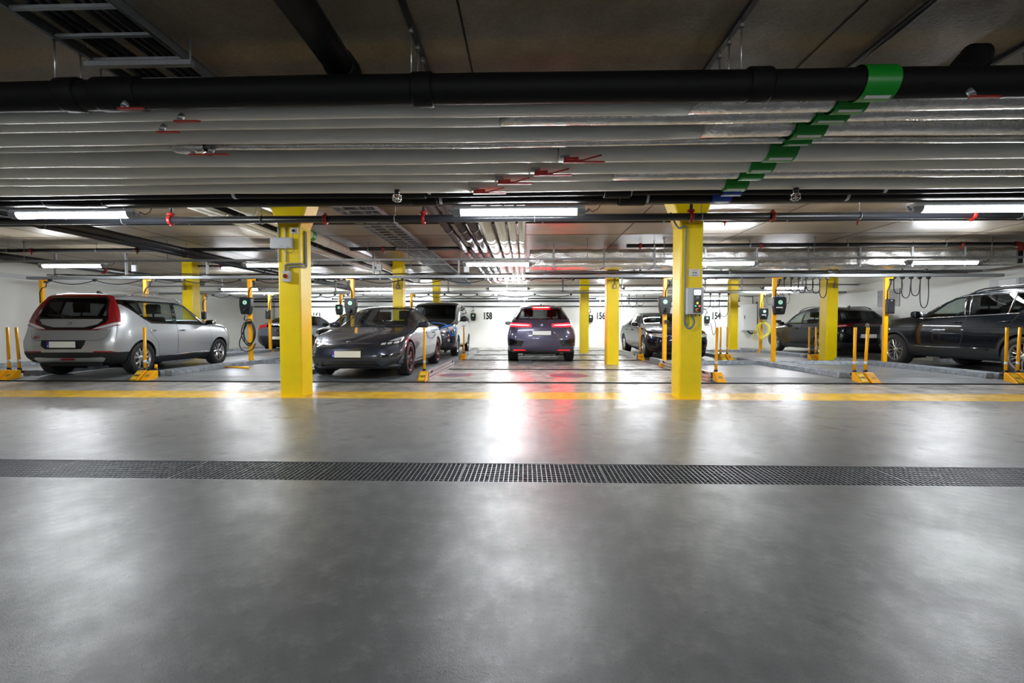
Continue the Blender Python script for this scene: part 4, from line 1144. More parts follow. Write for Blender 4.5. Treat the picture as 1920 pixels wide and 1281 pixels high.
def car_hidden():
    root = thing('hatchback_car', 'black hatchback mostly hidden between the left column and the charging sedan', 'car')
    BP = paint('plain black paint', srgb(20, 21, 26), .4, .28, .7)
    L = 4.1
    c = Car(root, dict(L=L, W=1.79, hip=.52, dr=.08, crown=2.6, cn=.18, rn=.7, cr=.12, rr=.45, bn=.1, br=.06, dn=.6, dt=.6,
        top=[(0, .74), (.3, .86), (1.0, .99), (1.25, 1.05), (1.9, 1.36), (2.3, 1.48), (2.8, 1.51), (3.5, 1.45), (L, 1.36)],
        belt=[(0, .66), (.5, .85), (1.2, .95), (3.0, .99), (L, 1.04)],
        wt=[(0, .84), (1.2, .82), (2.0, .70), (2.8, .68), (L, .66)],
        wb=[(0, .92), (.6, .94), (3.5, .93), (L, .92)], ws=[(0, .95), (L, .95)], zb=[(0, .22), (.4, .17), (L, .26)],
        nose=[(.2, .06), (.4, 0), (.8, .06)], tail=[(.25, .06), (.45, 0), (.9, .05), (1.4, .3)]))
    c.arch(.82, .32, .36); c.arch(3.38, .32, .36)
    for sg in (1, -1):
        c.cut('headlamp', M['lamp_clear'], [(sg * a, b) for a, b in ((.48, .62), (.84, .66), (.86, .76), (.56, .70))], 'front', lambda x, s, z, n: s < .6 and sg * x > 0, push=.003)
    c.cut('windscreen', M['glass_mid'], [(-.72, 1.22), (.72, 1.22), (.56, 2.15), (-.56, 2.15)], 'top', lambda x, s, z, n: z > .98, thick=.004)
    c.both('side_window', M['glass_mid'], [(1.55, .98), (2.4, 1.0), (2.4, 1.40), (2.05, 1.34)], thick=.004)
    c.both('side_window', M['glass_mid'], [(2.46, 1.0), (3.3, 1.04), (3.3, 1.36), (2.46, 1.40)], thick=.004)
    c.both('door', BP, [(1.3, .3), (2.38, .28), (2.43, .6), (2.43, .99), (1.35, .96), (1.27, .6)], gap=.005, thick=.03)
    c.finish(BP)
    mirror_unit(root, c, 1.5, 1.02, BP)
    cabin(root, c, 2.1, .28, .58, 1.25, .62, rear_s=2.9, head=.58)
    add_wheels(root, c, (.82, 3.38), 1.54, .32, .205, .215, TWIN5, M['rim_silver'])
    return root, c
# ------------------------------------------------------------------ room shell
ORD = ['first', 'second', 'third', 'fourth', 'fifth', 'sixth', 'seventh', 'eighth', 'ninth', 'tenth', 'eleventh', 'twelfth', 'thirteenth', 'fourteenth']
XL, XR, YF, YB, ZC = -14.0, 11.75, -7.0, 23.0, 2.95
LANE0, LANE1 = -1.87, 3.47

def floor_material():
    m, nt, b = new_mat('sealed concrete floor')
    N, Lk = nt.nodes.new, nt.links.new
    tc = N('ShaderNodeTexCoord'); sep = N('ShaderNodeSeparateXYZ'); Lk(tc.outputs['Object'], sep.inputs[0])
    def noise(scale, detail=6, rough=.6, stretch=None):
        n = N('ShaderNodeTexNoise'); n.inputs['Scale'].default_value = scale; n.inputs['Detail'].default_value = detail; n.inputs['Roughness'].default_value = rough
        if stretch:
            mp = N('ShaderNodeMapping'); mp.inputs['Scale'].default_value = stretch; Lk(tc.outputs['Object'], mp.inputs[0]); Lk(mp.outputs[0], n.inputs['Vector'])
        else:
            Lk(tc.outputs['Object'], n.inputs['Vector'])
        return n.outputs['Fac']
    def rng(sock, a, b_, c, d):
        r = N('ShaderNodeMapRange'); r.inputs[1].default_value = a; r.inputs[2].default_value = b_; r.inputs[3].default_value = c; r.inputs[4].default_value = d
        Lk(sock, r.inputs[0]); return r.outputs[0]
    def math_(op, a, b_):
        n = N('ShaderNodeMath'); n.operation = op
        for i, s in enumerate((a, b_)):
            if isinstance(s, (int, float)): n.inputs[i].default_value = s
            else: Lk(s, n.inputs[i])
        return n.outputs[0]
    def mix(f, a, b_, mode='MIX'):
        n = N('ShaderNodeMix'); n.data_type = 'RGBA'; n.blend_type = mode
        if isinstance(f, (int, float)): n.inputs['Factor'].default_value = f
        else: Lk(f, n.inputs['Factor'])
        for k, s in (('A', a), ('B', b_)):
            if isinstance(s, tuple): n.inputs[k].default_value = (*s, 1)
            else: Lk(s, n.inputs[k])
        return n.outputs['Result']
    big, mid, fine = noise(.45, 8), noise(2.2, 8, .65), noise(60, 4, .7)
    grain = noise(240, 2, .5)
    base = mix(rng(big, .35, .65, 0, 1), (.138, .145, .151), (.262, .270, .278))
    base = mix(rng(mid, .38, .66, .0, .7), base, (.100, .105, .109))
    # pale sealed strip in front of the bays and on the lane plates
    y = sep.outputs['Y']
    wob = math_('ADD', y, math_('MULTIPLY', math_('SUBTRACT', noise(1.3, 3), .5), .05))
    pale = math_('GREATER_THAN', wob, 7.30)
    palec = mix(rng(mid, .35, .65, 0, 1), (.40, .385, .36), (.61, .595, .565))
    stain = noise(1.6, 8, .7, (.35, 2.2, 1))
    palec = mix(rng(stain, .56, .74, 0, .55), palec, (.22, .17, .13))
    base = mix(pale, base, palec)
    # brownish tint beside the stripe
    br = math_('MULTIPLY', math_('LESS_THAN', wob, 6.62), rng(y, 5.2, 6.6, 0, .35))
    base = mix(math_('MULTIPLY', br, rng(mid, .4, .65, 0, 1)), base, (.22, .18, .14))
    belt = math_('MULTIPLY', math_('LESS_THAN', wob, 7.30), rng(y, 3.2, 6.4, 0, .6))  # floor colour lightened towards the stripe, painting in reflected light
    base = mix(belt, base, (.33, .315, .29))
    blot = noise(9, 7, .7)
    base = mix(rng(blot, .50, .70, 0, .45), base, (.09, .09, .088))
    base = mix(rng(blot, .48, .32, 0, .35), base, (.36, .355, .34))
    sp = rng(fine, .60, .70, 0, .75)
    base = mix(sp, base, (.07, .07, .07))
    base = mix(rng(grain, .40, .62, .0, .38), base, (.10, .10, .10))
    # yellow line with wear
    edge = math_('MULTIPLY', math_('SUBTRACT', noise(30, 3), .5), .02)
    ye = math_('ADD', y, edge)
    line = math_('MULTIPLY', math_('GREATER_THAN', ye, 6.60), math_('LESS_THAN', ye, 7.29))
    wear = rng(noise(5.0, 9, .72, (.6, 2.5, 1)), .40, .72, 1, .35)
    col = mix(math_('MULTIPLY', line, wear), base, srgb(248, 196, 12))
    Lk(col, b.inputs['Base Color'])
    ro = math_('ADD', rng(mid, .3, .7, .20, .38), rng(y, 3.0, 6.6, .07, -.03))
    ro = math_('ADD', ro, rng(grain, .4, .6, -.02, .05))
    Lk(ro, b.inputs['Roughness'])
    b.inputs['Specular IOR Level'].default_value = .45
    bp = N('ShaderNodeBump'); bp.inputs['Strength'].default_value = .22; bp.inputs['Distance'].default_value = .004
    h = math_('ADD', math_('MULTIPLY', fine, .7), math_('MULTIPLY', grain, .35))
    Lk(h, bp.inputs['Height']); Lk(bp.outputs[0], b.inputs['Normal'])
    return m

M['floor'] = floor_material()
M['pit'] = mat('dark channel bottom', srgb(26, 26, 27), .8, noise=.2)
M['ceiling'] = concrete('raw slab soffit', (.17, .132, .086), (.46, .375, .27), (.30, .5), 1.1, .16)
M['wall'] = concrete('white painted wall', (.70, .71, .675), (.84, .85, .815), (.45, .6), .3, .05)
M['seam'] = mat('dark slab joint', srgb(40, 36, 31), .8)

f = MB()
cuts = [(YF, 3.055), (3.495, 8.465), (8.495, 11.06), (11.10, 14.14), (14.18, 16.70), (16.74, 19.76), (19.80, YB + .2)]
for a, b in cuts:
    f.box(XL - .2, XR + .2, a, b, -.25, 0)
FLOOR = tag(f.build('floor', M['floor']), kind='structure')
f = MB(); f.box(XL - .2, XR + .2, YF, YB + .2, -.34, -.25); f.build('floor_pit', M['pit'], FLOOR)

c = MB(); c.box(XL - .2, XR + .2, YF - .2, YB + .2, ZC, ZC + .25)
CEIL = tag(c.build('ceiling', M['ceiling']), kind='structure')
s = MB()
for k in range(11):
    x = -13.1 + 2.4 * k + .7
    s.box(x - .007, x + .007, YF, YB, ZC - .004, ZC + .01)
for y in (2.2, 7.4, 9.75, 15.4, 20.2):
    s.box(XL, XR, y - .006, y + .006, ZC - .004, ZC + .01)
s.build('slab_joints', M['seam'], CEIL)
for nm, bx in (('wall_back', (XL - .2, XR + .2, YB, YB + .2)), ('wall_left', (XL - .2, XL, YF, YB)), ('wall_right', (XR, XR + .2, YF, YB)), ('wall_front', (XL - .2, XR + .2, YF - .2, YF))):
    w = MB(); w.box(*bx, -.2, ZC); WL = tag(w.build(nm, M['wall']), kind='structure')
    if nm == 'wall_back':
        for txt, x in (('161', -10.45), ('158', -1.875), ('156', 3.70), ('154', 9.32)):
            m = MB(); text_mesh(m, txt, .32, facing(Vector((x, YB - .003, 1.54)), '-y'), .004, .66, True)
            m.build('bay_number', M['sign_text'], WL)
        # thin joint lines of the wall elements
    if nm == 'wall_left':
        pass

# ------------------------------------------------------------------ columns
def column(x0, x1, y0, y1, label):
    cc = thing('concrete_column', label, 'column', ((x0 + x1) / 2, (y0 + y1) / 2, 0), 0, 'yellow columns'); cc['kind'] = 'thing'
    a, b, q = (x1 - x0) / 2, (y1 - y0) / 2, .018
    m = MB()
    lv = []
    for z, e in ((0, 0), (2.50, 0), (ZC, .17 if y0 < 8 else 0)):
        A = a + e
        P = [(-A, -b + q), (-A + q, -b), (A - q, -b), (A, -b + q), (A, b - q), (A - q, b), (-A + q, b), (-A, b - q)]
        lv.append([m.v(x, y, z) for x, y in P])
    for u, v in zip(lv, lv[1:]):
        for k in range(8): m.face([u[k], u[(k + 1) % 8], v[(k + 1) % 8], v[k]])
    m.face(lv[0][::-1]); m.face(lv[-1])
    m.build('shaft', M['yellow'], cc)
    return cc
CL = column(-3.62, -3.29, 6.72, 7.08, 'yellow column standing on the yellow floor line left of the lane')
CR = column(2.20, 2.52, 6.69, 7.05, 'yellow column on the floor line right of the lane, carrying a grey control box')
column(-3.89, -3.59, 13.52, 13.86, 'yellow column rising behind the roof of the charging sedan')
column(2.20, 2.53, 12.62, 12.98, 'yellow column in the lane midway to the back wall, right of the moving SUV')
column(-3.89, -3.60, 19.35, 19.68, 'yellow column rising behind the roof of the passenger van')
column(2.14, 2.47, 18.15, 18.5, 'farthest yellow column right of the lane, near number 156')
column(-10.19, -9.87, 13.52, 13.86, 'yellow column rising behind the silver hatchback')
column(8.60, 8.92, 13.52, 13.86, 'yellow column in front of the dark SUV on the right')
column(8.54, 8.86, 19.6, 19.93, 'slim far yellow column right of number 154')
# ceiling socket boxes dropped down the far columns
def drop_socket(x, y, z, label):
    t = thing('drop_socket', label, 'socket', (x, y, z), 0, 'drop sockets on the columns')
    m = MB(); m.box(-.05, .05, -.05, 0, -.06, .06); m.build('socket_box', M['mid_plastic'], t, bevel=.008)
    m = MB(); m.box(-.028, .028, -.056, -.05, -.035, .035); m.build('socket_face', M['padlabel'], t)
    m = MB(); m.tube([(0, -.02, .06), (0, -.02, 2.52 - z)], .013, 8); m.build('drop_conduit', M['zinc'], t)
drop_socket(-3.72, 13.515, 2.19, 'small socket box on the column behind the charging sedan')
drop_socket(2.40, 12.615, 2.11, 'small socket box on the mid lane column')
drop_socket(8.80, 13.515, 2.19, 'small socket box on the column before the dark SUV')
drop_socket(-10.1, 13.515, 2.17, 'small socket box on the column behind the silver hatchback')

# ------------------------------------------------------------------ drain channel
def grate(i):
    g = MB()
    for k in range(31):
        x = -.495 + .99 * k / 30
        g.box(x - .003, x + .003, -.205, .205, -.028, -.002)
    for k in range(10):
        y = -.205 + .41 * k / 9
        t = .006 if k in (0, 9) else .0025
        g.box(-.497, .497, y - t, y + t, -.03, -.005)
    return g.build('drain_grate', M['zinc_dark'])
g0 = None
for i in range(13):
    x = -5.95 + 1.0 * i
    lab = 'dark steel grating panel in the floor channel, %s from the left' % ORD[i]
    if g0 is None:
        g0 = grate(0); o = g0
    else:
        o = g0.copy(); COL.objects.link(o)
    o.location = (x, 3.275, 0)
    tag(o, lab, 'floor grating', 'drain channel gratings')
m = MB()
for y0, y1 in ((3.055, 3.067), (3.483, 3.495)):
    m.box(-8, 8, y0, y1, -.1, .0005)
tag(m.build('channel_frame', M['zinc_dark'], FLOOR))
for y, x0, x1 in ((8.482, XL, XR), (11.08, LANE0 - .05, LANE1 + .05), (14.16, LANE0 - .05, LANE1 + .05), (16.72, LANE0 - .05, LANE1 + .05), (19.78, LANE0 - .05, LANE1 + .05)):
    m = MB(); m.prism([(y - .022, 0), (y - .014, .02), (y + .014, .02), (y + .022, 0)], 'x', x0, x1); m.build('joint_strip', M['gap'], FLOOR)
# mesh mat under the moving car and no parking discs
m = MB()
for k in range(15): m.box(-.20 + .40 * k / 14 - .003, -.20 + .40 * k / 14 + .003, 12.75, 14.1, .0, .008)
for k in range(40): m.box(-.20, .20, 12.75 + 1.35 * k / 39 - .003, 12.75 + 1.35 * k / 39 + .003, .0, .007)
tag(m.build('mesh_mat', M['zinc_dark']), 'dark mesh mat on the lane floor under the moving SUV', 'mat')
def no_park(x, y, r):
    m = MB(); m.lathe([(.0, 1e-4), (.0, r * .84), (.002, r * .84), (.002, 1e-4)], 'z', (x, y, 0), 40, smooth=False); a = m.build('floor_disc', M['blue_mark'], FLOOR)
    m = MB(); m.lathe([(0, r * .84), (0, r), (.003, r), (.003, r * .84)], 'z', (x, y, 0), 40, close=True, smooth=False)
    R = Matrix.Rotation(radians(40), 3, 'Z'); m.box(-r * .9, r * .9, -r * .08, r * .08, .0, .003, R, (x, y, 0)); m.build('floor_disc_ring', M['red_mark'], FLOOR)
no_park(.91, 9.8, .40); no_park(-1.48, 9.85, .35)

# ------------------------------------------------------------------ parking platforms
def platform(x0, x1, y0, label, stop=False, profile=0, guides=(True, True), group='parking platforms', depth=5.0):
    t = thing('parking_platform', label, 'parking platform', (0, 0, 0), 0, group)
    a, b = x0 + .03, x1 - .03
    m = MB(); m.box(a, b, y0 + .45, y0 + depth, 0.001, .07)
    m.build('deck', M['deck'], t)
    m = MB(); m.prism([(y0 + .02, .002), (y0 + .45, .002), (y0 + .45, .07), (y0 + .02, .008)], 'x', a, b); m.build('entry_ramp', M['deck'], t)
    for side, on in zip((0, 1), guides):
        if not on: continue
        xc = a + .085 if side == 0 else b - .085
        sg = 1 if side == 0 else -1
        m = MB(); m.prism([(xc - .08, .07), (xc - .065, .165), (xc + .065, .165), (xc + .08, .07)], 'y', y0 + .42, y0 + 4.7)
        m.build('wheel_guide', M['curb'], t, bevel=.006)
    if stop:
        m = MB(); m.prism([(y0 + 3.45, .07), (y0 + 3.49, .16), (y0 + 3.64, .16), (y0 + 3.68, .07)], 'x', a + .16, b - .16); m.build('wheel_stop', M['curb'], t, bevel=.006)
    if profile:
        xs = b + .035 if profile > 0 else a - .035
        m = MB()
        for k, (z0, z1, d) in enumerate(((.0, .055, 0), (.06, .075, -.012), (.08, .13, 0), (.135, .15, -.012), (.155, .19, 0))):
            m.box(xs - .028 - d, xs + .028 + d, y0 + .30, y0 + 3.45, z0 + .002, z1)
        m.build('edge_profile', M['alu'], t, bevel=.003)
        for k in range(2):
            yy = y0 + .55 + 2.6 * k; m = MB(); m.box(xs - .036, xs + .036, yy - .05, yy + .05, .13, .185); m.build('profile_clamp', M['black_plastic'], t, bevel=.005)
    return t
B1 = [-12.5, -9.8, -7.15, -4.5, LANE0]; C1 = [LANE1, 6.12, 8.82, 11.5]
Y1, Y2 = 8.50, 14.20
nm1 = ['empty bay at the far left edge', 'bay under the silver hatchback', 'empty bay between the silver hatchback and the left column', 'bay under the charging sedan']
for i in range(4):
    platform(B1[i], B1[i + 1], Y1, 'front row grey parking platform, ' + nm1[i], stop=i in (0, 2), profile=1 if i == 3 else 0)
nm2 = ['empty bay right of the lane behind the right column', 'empty bay left of the large black SUV', 'bay under the large black SUV']
for i in range(3):
    platform(C1[i], C1[i + 1], Y1, 'front row grey parking platform, ' + nm2[i], stop=i < 2, profile=-1 if i == 0 else 0)
nm3 = ['empty bay beyond the left edge', 'bay under the grey liftback', 'bay under the black hatchback', 'bay under the passenger van']
for i in range(4):
    platform(B1[i], B1[i + 1], Y2, 'rear row grey parking platform, ' + nm3[i], stop=i == 0, profile=1 if i == 3 else 0, depth=5.0 if i > 1 else 8.0)
nm4 = ['bay under the navy sedan', 'empty bay beside the navy sedan', 'bay under the dark electric SUV']
for i in range(3):
    platform(C1[i], C1[i + 1], Y2, 'rear row grey parking platform, ' + nm4[i], stop=i == 1, profile=-1 if i == 0 else 0)

# ------------------------------------------------------------------ yellow corner markers
def marker(x, y, label, number=None, lean=0., post=1.0, sg=1):
    t = thing('corner_marker', label, 'corner marker', (x, y, 0), 0, 'yellow corner markers of the platforms')
    m = MB(); m.prism([(-.02, .004), (.27, .004), (.27, .19), (.21, .19)], 'x', -.078, .078); m.build('wedge', M['orange'], t, bevel=.012)
    n = Vector((0, -.205, .33)).normalized()
    ang = math.atan2(.186, .23)
    def slope(u, v, h=.004):   # u across, v along the slope
        return Vector((u, -.02 + v * cos(ang), .004 + v * sin(ang))) + Vector((0, -sin(ang), cos(ang))) * h
    if number:
        for mt, w, a0, a1, h in ((M['black_plastic'], .064, .035, .275, .003), (M['padlabel'], .058, .043, .267, .0045)):
            m = MB(); V = [m.v(slope(u, v, h)) for u, v in ((-w, a0), (w, a0), (w, a1), (-w, a1))]; U = [m.v(slope(u, v, .0)) for u, v in ((-w, a0), (w, a0), (w, a1), (-w, a1))]
            m.face(V); m.face(U[::-1])
            for k in range(4): m.face([U[k], U[(k + 1) % 4], V[(k + 1) % 4], V[k]])
            m.build('number_plate' if mt is M['padlabel'] else 'plate_border', mt, t)
        o = slope(0, .155, .0055); ex = Vector((1, 0, 0)); ey = Vector((0, cos(ang), sin(ang))); ez = ex.cross(ey)
        T = Matrix((ex, ey, ez)).transposed().to_4x4(); T.translation = o
        m = MB()
        if number.isdigit(): text_mesh(m, number, .05, T, .002, 1.0, True)
        else:
            for q in (-.03, .0, .03):
                V = [m.v(T @ Vector((q + dx, dy, 0))) for dx, dy in ((-.011, -.018), (.011, -.018), (.008, .018), (-.008, .018))]; m.face(V)
        m.build('number', M['sign_text'], t, fix=False)
    else:
        m = MB()
        for v, w in ((.13, .04), (.15, .04), (.17, .035)):
            V = [m.v(slope(a, b, .003)) for a, b in ((-w, v), (w, v), (w, v + .009), (-w, v + .009))]; m.face(V)
            U = [m.v(slope(a, b, .0)) for a, b in ((-w, v), (w, v), (w, v + .009), (-w, v + .009))]; m.face(U[::-1])
        m.build('print_lines', M['zinc_dark'], t)
    px = 0
    m = MB(); m.tube([(px, .31, .15), (px, .31, .225)], .034, 12); m.box(px - .045, px + .045, .268, .35, .12, .165); m.build('post_socket', M['black_plastic'], t)
    top = 1.02 if post == 1.0 else post
    lx = lean
    P = lambda z: (px + lx * (z - .23), .31, z)
    m = MB(); m.tube([P(.20), P(top)], .0255, 12); o = m.build('post', M['orange'], t)
    if top > .5:
        m = MB(); m.tube([P(.335), P(.385)], .0265, 12); m.build('reflector_band', M['label_white'], o)
    return t
ml = 'yellow corner marker with post, '
marker(-10.14, Y1, ml + 'left one of the pair at the left picture edge', lean=-.01)
marker(-9.93, Y1, ml + 'right one of the pair at the left picture edge, leaning', lean=-.05)
marker(-7.40, Y1, ml + 'in front of the rear wheel of the silver hatchback', '160')
marker(-7.19, Y1, 'yellow corner marker with a short post stump beside the silver hatchback', post=.30)
marker(-4.50, Y1, ml + 'beside the foot of the left column', '165')
marker(-1.93, Y1, ml + 'with number 163 at the corner of the charging sedan', '163')
marker(3.58, Y1, ml + 'right of the foot of the right column', None, lean=.02)
marker(6.13, Y1, ml + 'left one of the pair before the dark SUV', '141')
marker(6.33, Y1, ml + 'right one of the pair before the dark SUV', None, lean=.04)
marker(8.87, Y1, ml + 'left of the pair by the large black SUV', '-')
marker(9.08, Y1, ml + 'right of the pair by the large black SUV', None, lean=.03)
marker(-1.93, Y2, ml + 'at the corner of the passenger van', None)
marker(3.56, Y2, ml + 'before the front wheel of the navy sedan', None)
marker(6.03, Y2, ml + 'left one of the far pair below number 154', '-')
marker(6.23, Y2, ml + 'right one of the far pair below number 154', None)
marker(8.72, Y2, ml + 'left of the far pair by the dark SUV', '-')
marker(8.92, Y2, ml + 'right of the far pair by the dark SUV', None)
m = MB(); m.tube([(-6.95, 10.55, .10), (-6.25, 10.3, .10)], .024, 10); tag(m.build('fallen_post', M['orange']), 'fallen yellow post lying on the empty platform behind the coiled cable', 'post')
# ------------------------------------------------------------------ lamps
LAMPS = [(5.46, 2.375, (-5.41, -.08, 5.17)), (10.2, 2.40, (-10.17, -5.5, -.61, 4.23, 8.91)), (16.8, 2.40, (-10.47, -5.5, -.62, 4.25, 9.16)), (21.9, 2.34, (-9.91, -5.05, -.59, 4.02, 8.86)), (-3.6, 2.375, (-5.41, -.08, 5.17))]  # last row is added, unseen behind the viewer, to brighten the near pipes
def make_lamp():
    t = thing('batten_lamp', 'lamp', 'ceiling lamp', (0, 0, 0), 0, 'lit batten lamps')
    m = MB(); pr = [(-.055, .035), (-.045, .06), (.045, .06), (.055, .035), (.05, .02), (-.05, .02)]
    m.prism(pr, 'x', -.76, .76); m.build('housing', M['grey_plastic'], t)
    m = MB(); n = 12
    pts = [(.05 * cos(-pi * k / n), .02 + .062 * sin(-pi * k / n)) for k in range(n + 1)]
    m.prism(pts, 'x', -.675, .675); m.build('diffuser', M['tube_lit'], t)
    for sg in (-1, 1):
        m = MB(); m.prism([(.057 * cos(-pi * k / n), .02 + .068 * sin(-pi * k / n)) for k in range(n + 1)], 'x', sg * .675, sg * .765)
        m.tube([(sg * .76, 0, 0), (sg * .80, 0, 0), (sg * .82, 0, .03)], .014, 8)
        m.build('end_cap', M['mid_plastic'], t)
    m = MB(); m.tube([(.81, 0, .03), (.86, .01, .0), (.92, .01, .03), (.95, 0, .075)], .005, 6); m.build('feed_cord', M['cable_black'], t)
    return t
rows = ['nearest row below the white pipes', 'second row before the foil duct', 'third row over the rear bays', 'farthest row by the back wall', 'added unseen row behind the viewer']
pos3 = ['left', 'middle', 'right']; pos5 = ['leftmost', 'second from left', 'middle', 'second from right', 'rightmost']
proto = None
for (y, z, xs), rn in zip(LAMPS, rows):
    for i, x in enumerate(xs):
        lab = 'lit white batten lamp, %s, %s' % ((pos3 if len(xs) == 3 else pos5)[i], rn)
        if proto is None:
            proto = make_lamp(); proto['label'] = lab; proto.location = (x, y, z)
        else:
            copy_tree(proto, lab, (x, y, z))

# ------------------------------------------------------------------ steel rails hung from the ceiling
def hung_rail(y, z, x0, x1, hangers, label, size=.04, open_c=True, wide=.05):
    t = thing('hung_steel_rail', label, 'steel rail', (0, y, z), 0, 'steel rails hung from the ceiling')
    m = MB(); h = size / 2
    m.box(x0, x1, -h, h, h * .6, h); m.box(x0, x1, -h, -h * .8, -h, h * .6); m.box(x0, x1, h * .8, h, -h, h * .6)
    m.box(x0, x1, -h, -h * .4, -h, -h * .85); m.box(x0, x1, h * .4, h, -h, -h * .85)
    m.build('rail', M['zinc'], t)
    for x in hangers:
        m = MB(); w = wide / 2; top = ZC - z
        m.box(x - w, x + w, -w + h + w, -w + h + w + .004, -h, top); m.box(x - w, x - w + .004, h, h + wide, -h, top); m.box(x + w - .004, x + w, h, h + wide, -h, top)
        m.box(x - .09, x + .09, h - .01, h + wide + .03, top - .006, top - .0005)
        m.box(x - .07, x + .07, -h, h + .01, h, h + .012)
        k = 0; zz = 0.05
        m.build('hanger', M['zinc'], t)
    return t
hung_rail(5.46, 2.475, -9, 8.5, (), 'perforated steel channel carrying the nearest row of lamps', .035)
hung_rail(10.2, 2.505, -13.0, 11.74, (), 'thin steel channel carrying the second row of lamps', .045)
hung_rail(16.8, 2.515, -13.98, 11.74, (), 'thin steel channel carrying the third row of lamps', .045)
hung_rail(21.9, 2.45, -13.98, 11.74, (), 'thin steel channel carrying the farthest row of lamps', .045)
hung_rail(11.8, 2.30, -13.0, 11.74, (-12.3, -10.4, -8.25, -6.1, -3.9, -1.7, .52, 2.9, 5.15, 7.6, 9.95), 'bright steel cable rail across the front row of orange poles', .07)
hung_rail(17.4, 2.29, -13.98, 11.74, (-11.6, -9.3, -7.2, -5.0, -2.9, -.7, 1.4, 3.6, 5.9, 8.0, 10.2), 'bright steel cable rail across the rear row of orange poles', .07)
# thin rods that hold the lamp channels
def rods(y, z, xs, label, r=.006):
    for i, x in enumerate(xs):
        t = MB(); t.tube([(x, y, z), (x, y, ZC - .012)], r, 6); t.box(x - .02, x + .02, y - .02, y + .02, ZC - .012, ZC - .0005)
        tag(t.build('threaded_rod', M['zinc']), '%s, %s from the left' % (label, ORD[i]), 'threaded rod', label + 's')
rods(10.2, 2.53, (-11.3, -8.0, -2.6, 1.35, 3.0, 6.2, 9.9, 10.9), 'thin rod above the second lamp row')
rods(16.8, 2.54, (-8.0, -3.0, 1.9, 6.7), 'thin rod above the third lamp row')
rods(5.46, 2.49, (-3.0, 2.6), 'thin rod above the nearest lamp row')

# ------------------------------------------------------------------ junction boxes on the hangers
for i, (x, y, z) in enumerate(((-10.18, 11.83, 2.55), (-6.0, 11.83, 2.55), (-3.75, 11.83, 2.55), (-1.5, 11.83, 2.5), (7.75, 11.83, 2.62))):
    t = thing('junction_box', 'grey junction box with looped wires above the bright front rail, %s from the left' % ORD[i], 'junction box', (x, y, z), 0, 'junction boxes on the hangers')
    m = MB(); m.box(-.07, .07, 0, .07, -.09, .09); m.build('box_body', M['mid_plastic'], t, bevel=.008)
    m = MB(); m.box(-.06, .06, -.006, 0, -.08, .08); m.build('box_lid', M['grey_plastic'], t, bevel=.003)
    m = MB(); m.tube([(-.03, .03, .09), (-.05, .03, .16), (.0, .03, .2), (.05, .03, .15), (.04, .03, .09)], .007, 6); m.build('loop_wire', M['cable_black'], t)
    m = MB(); m.tube([(0, .03, -.09), (.02, .03, -.16), (.06, .03, -.22), (.10, .03, -.24)], .007, 6); m.build('loop_wire', M['cable_black'], t)

# ------------------------------------------------------------------ cross pipe bundle above the aisle
Z0 = 2.44
HX0, HX1 = -9.0, 8.6
def pipe_x(yt, d, label, segs, name='insulated_pipe', group='cross pipes above the aisle', band=None, bandx=(2.0, 2.2)):
    """segs: (x0, x1, material key). yt: where the sight line under it meets the support plane"""
    r = d / 2; e = math.atan2(1.4, yt); yc = yt - r * math.tan(e / 2)
    t = thing(name, label, 'pipe', (0, yc, Z0 + r), 0, group)
    for x0, x1, mk in segs:
        m = MB(); n = max(2, int((x1 - x0) / .35)); rr = r * (1.0 if mk != 'foil' else .93)
        path = []
        for k in range(n + 1):
            x = x0 + (x1 - x0) * k / n
            path.append((x, .004 * sin(x * 1.7 + yt * 9) + .002 * sin(x * 4.1 + yt), .005 * sin(x * 1.3 + yt * 5) - .001))
        m.tube(path, [rr * (1 + .012 * sin(p[0] * 5 + yt * 3)) for p in path], 28)
        m.build('foil_jacket' if mk == 'foil' else 'pipe_jacket', M[mk], t)
    if band:
        m = MB(); m.lathe([(bandx[0], r + .013), (bandx[1], r + .013)], 'x', (0, 0, 0), 28); 
        m.lathe([(bandx[0], r - .002), (bandx[1], r - .002)], 'x', (0, 0, 0), 28)
        o = m.build('marking_band', M[band], t)
        m = MB(); a0 = -2.05
        V = []
        for k in range(5):
            a = -2.02 + .06 * k
            V.append((m.v(bandx[0] + .03, (r + .0145) * cos(a), (r + .0145) * sin(a)), m.v(bandx[1] - .02, (r + .0145) * cos(a), (r + .0145) * sin(a))))
        for k in range(4): m.face([V[k][0], V[k][1], V[k + 1][1], V[k + 1][0]])
        m.build('arrow_label', M['label_white'], o, fix=False)
    return t, yc, r
def sleeve(t, x0, x1, r, mk='black_rubber', nm='sleeve'):
    m = MB(); m.lathe([(x0, r * .9), (x0, r), (x0 + .012, r + .004), (x1 - .012, r + .004), (x1, r), (x1, r * .9)], 'x', (0, 0, 0), 28); return m.build(nm, M[mk], t)
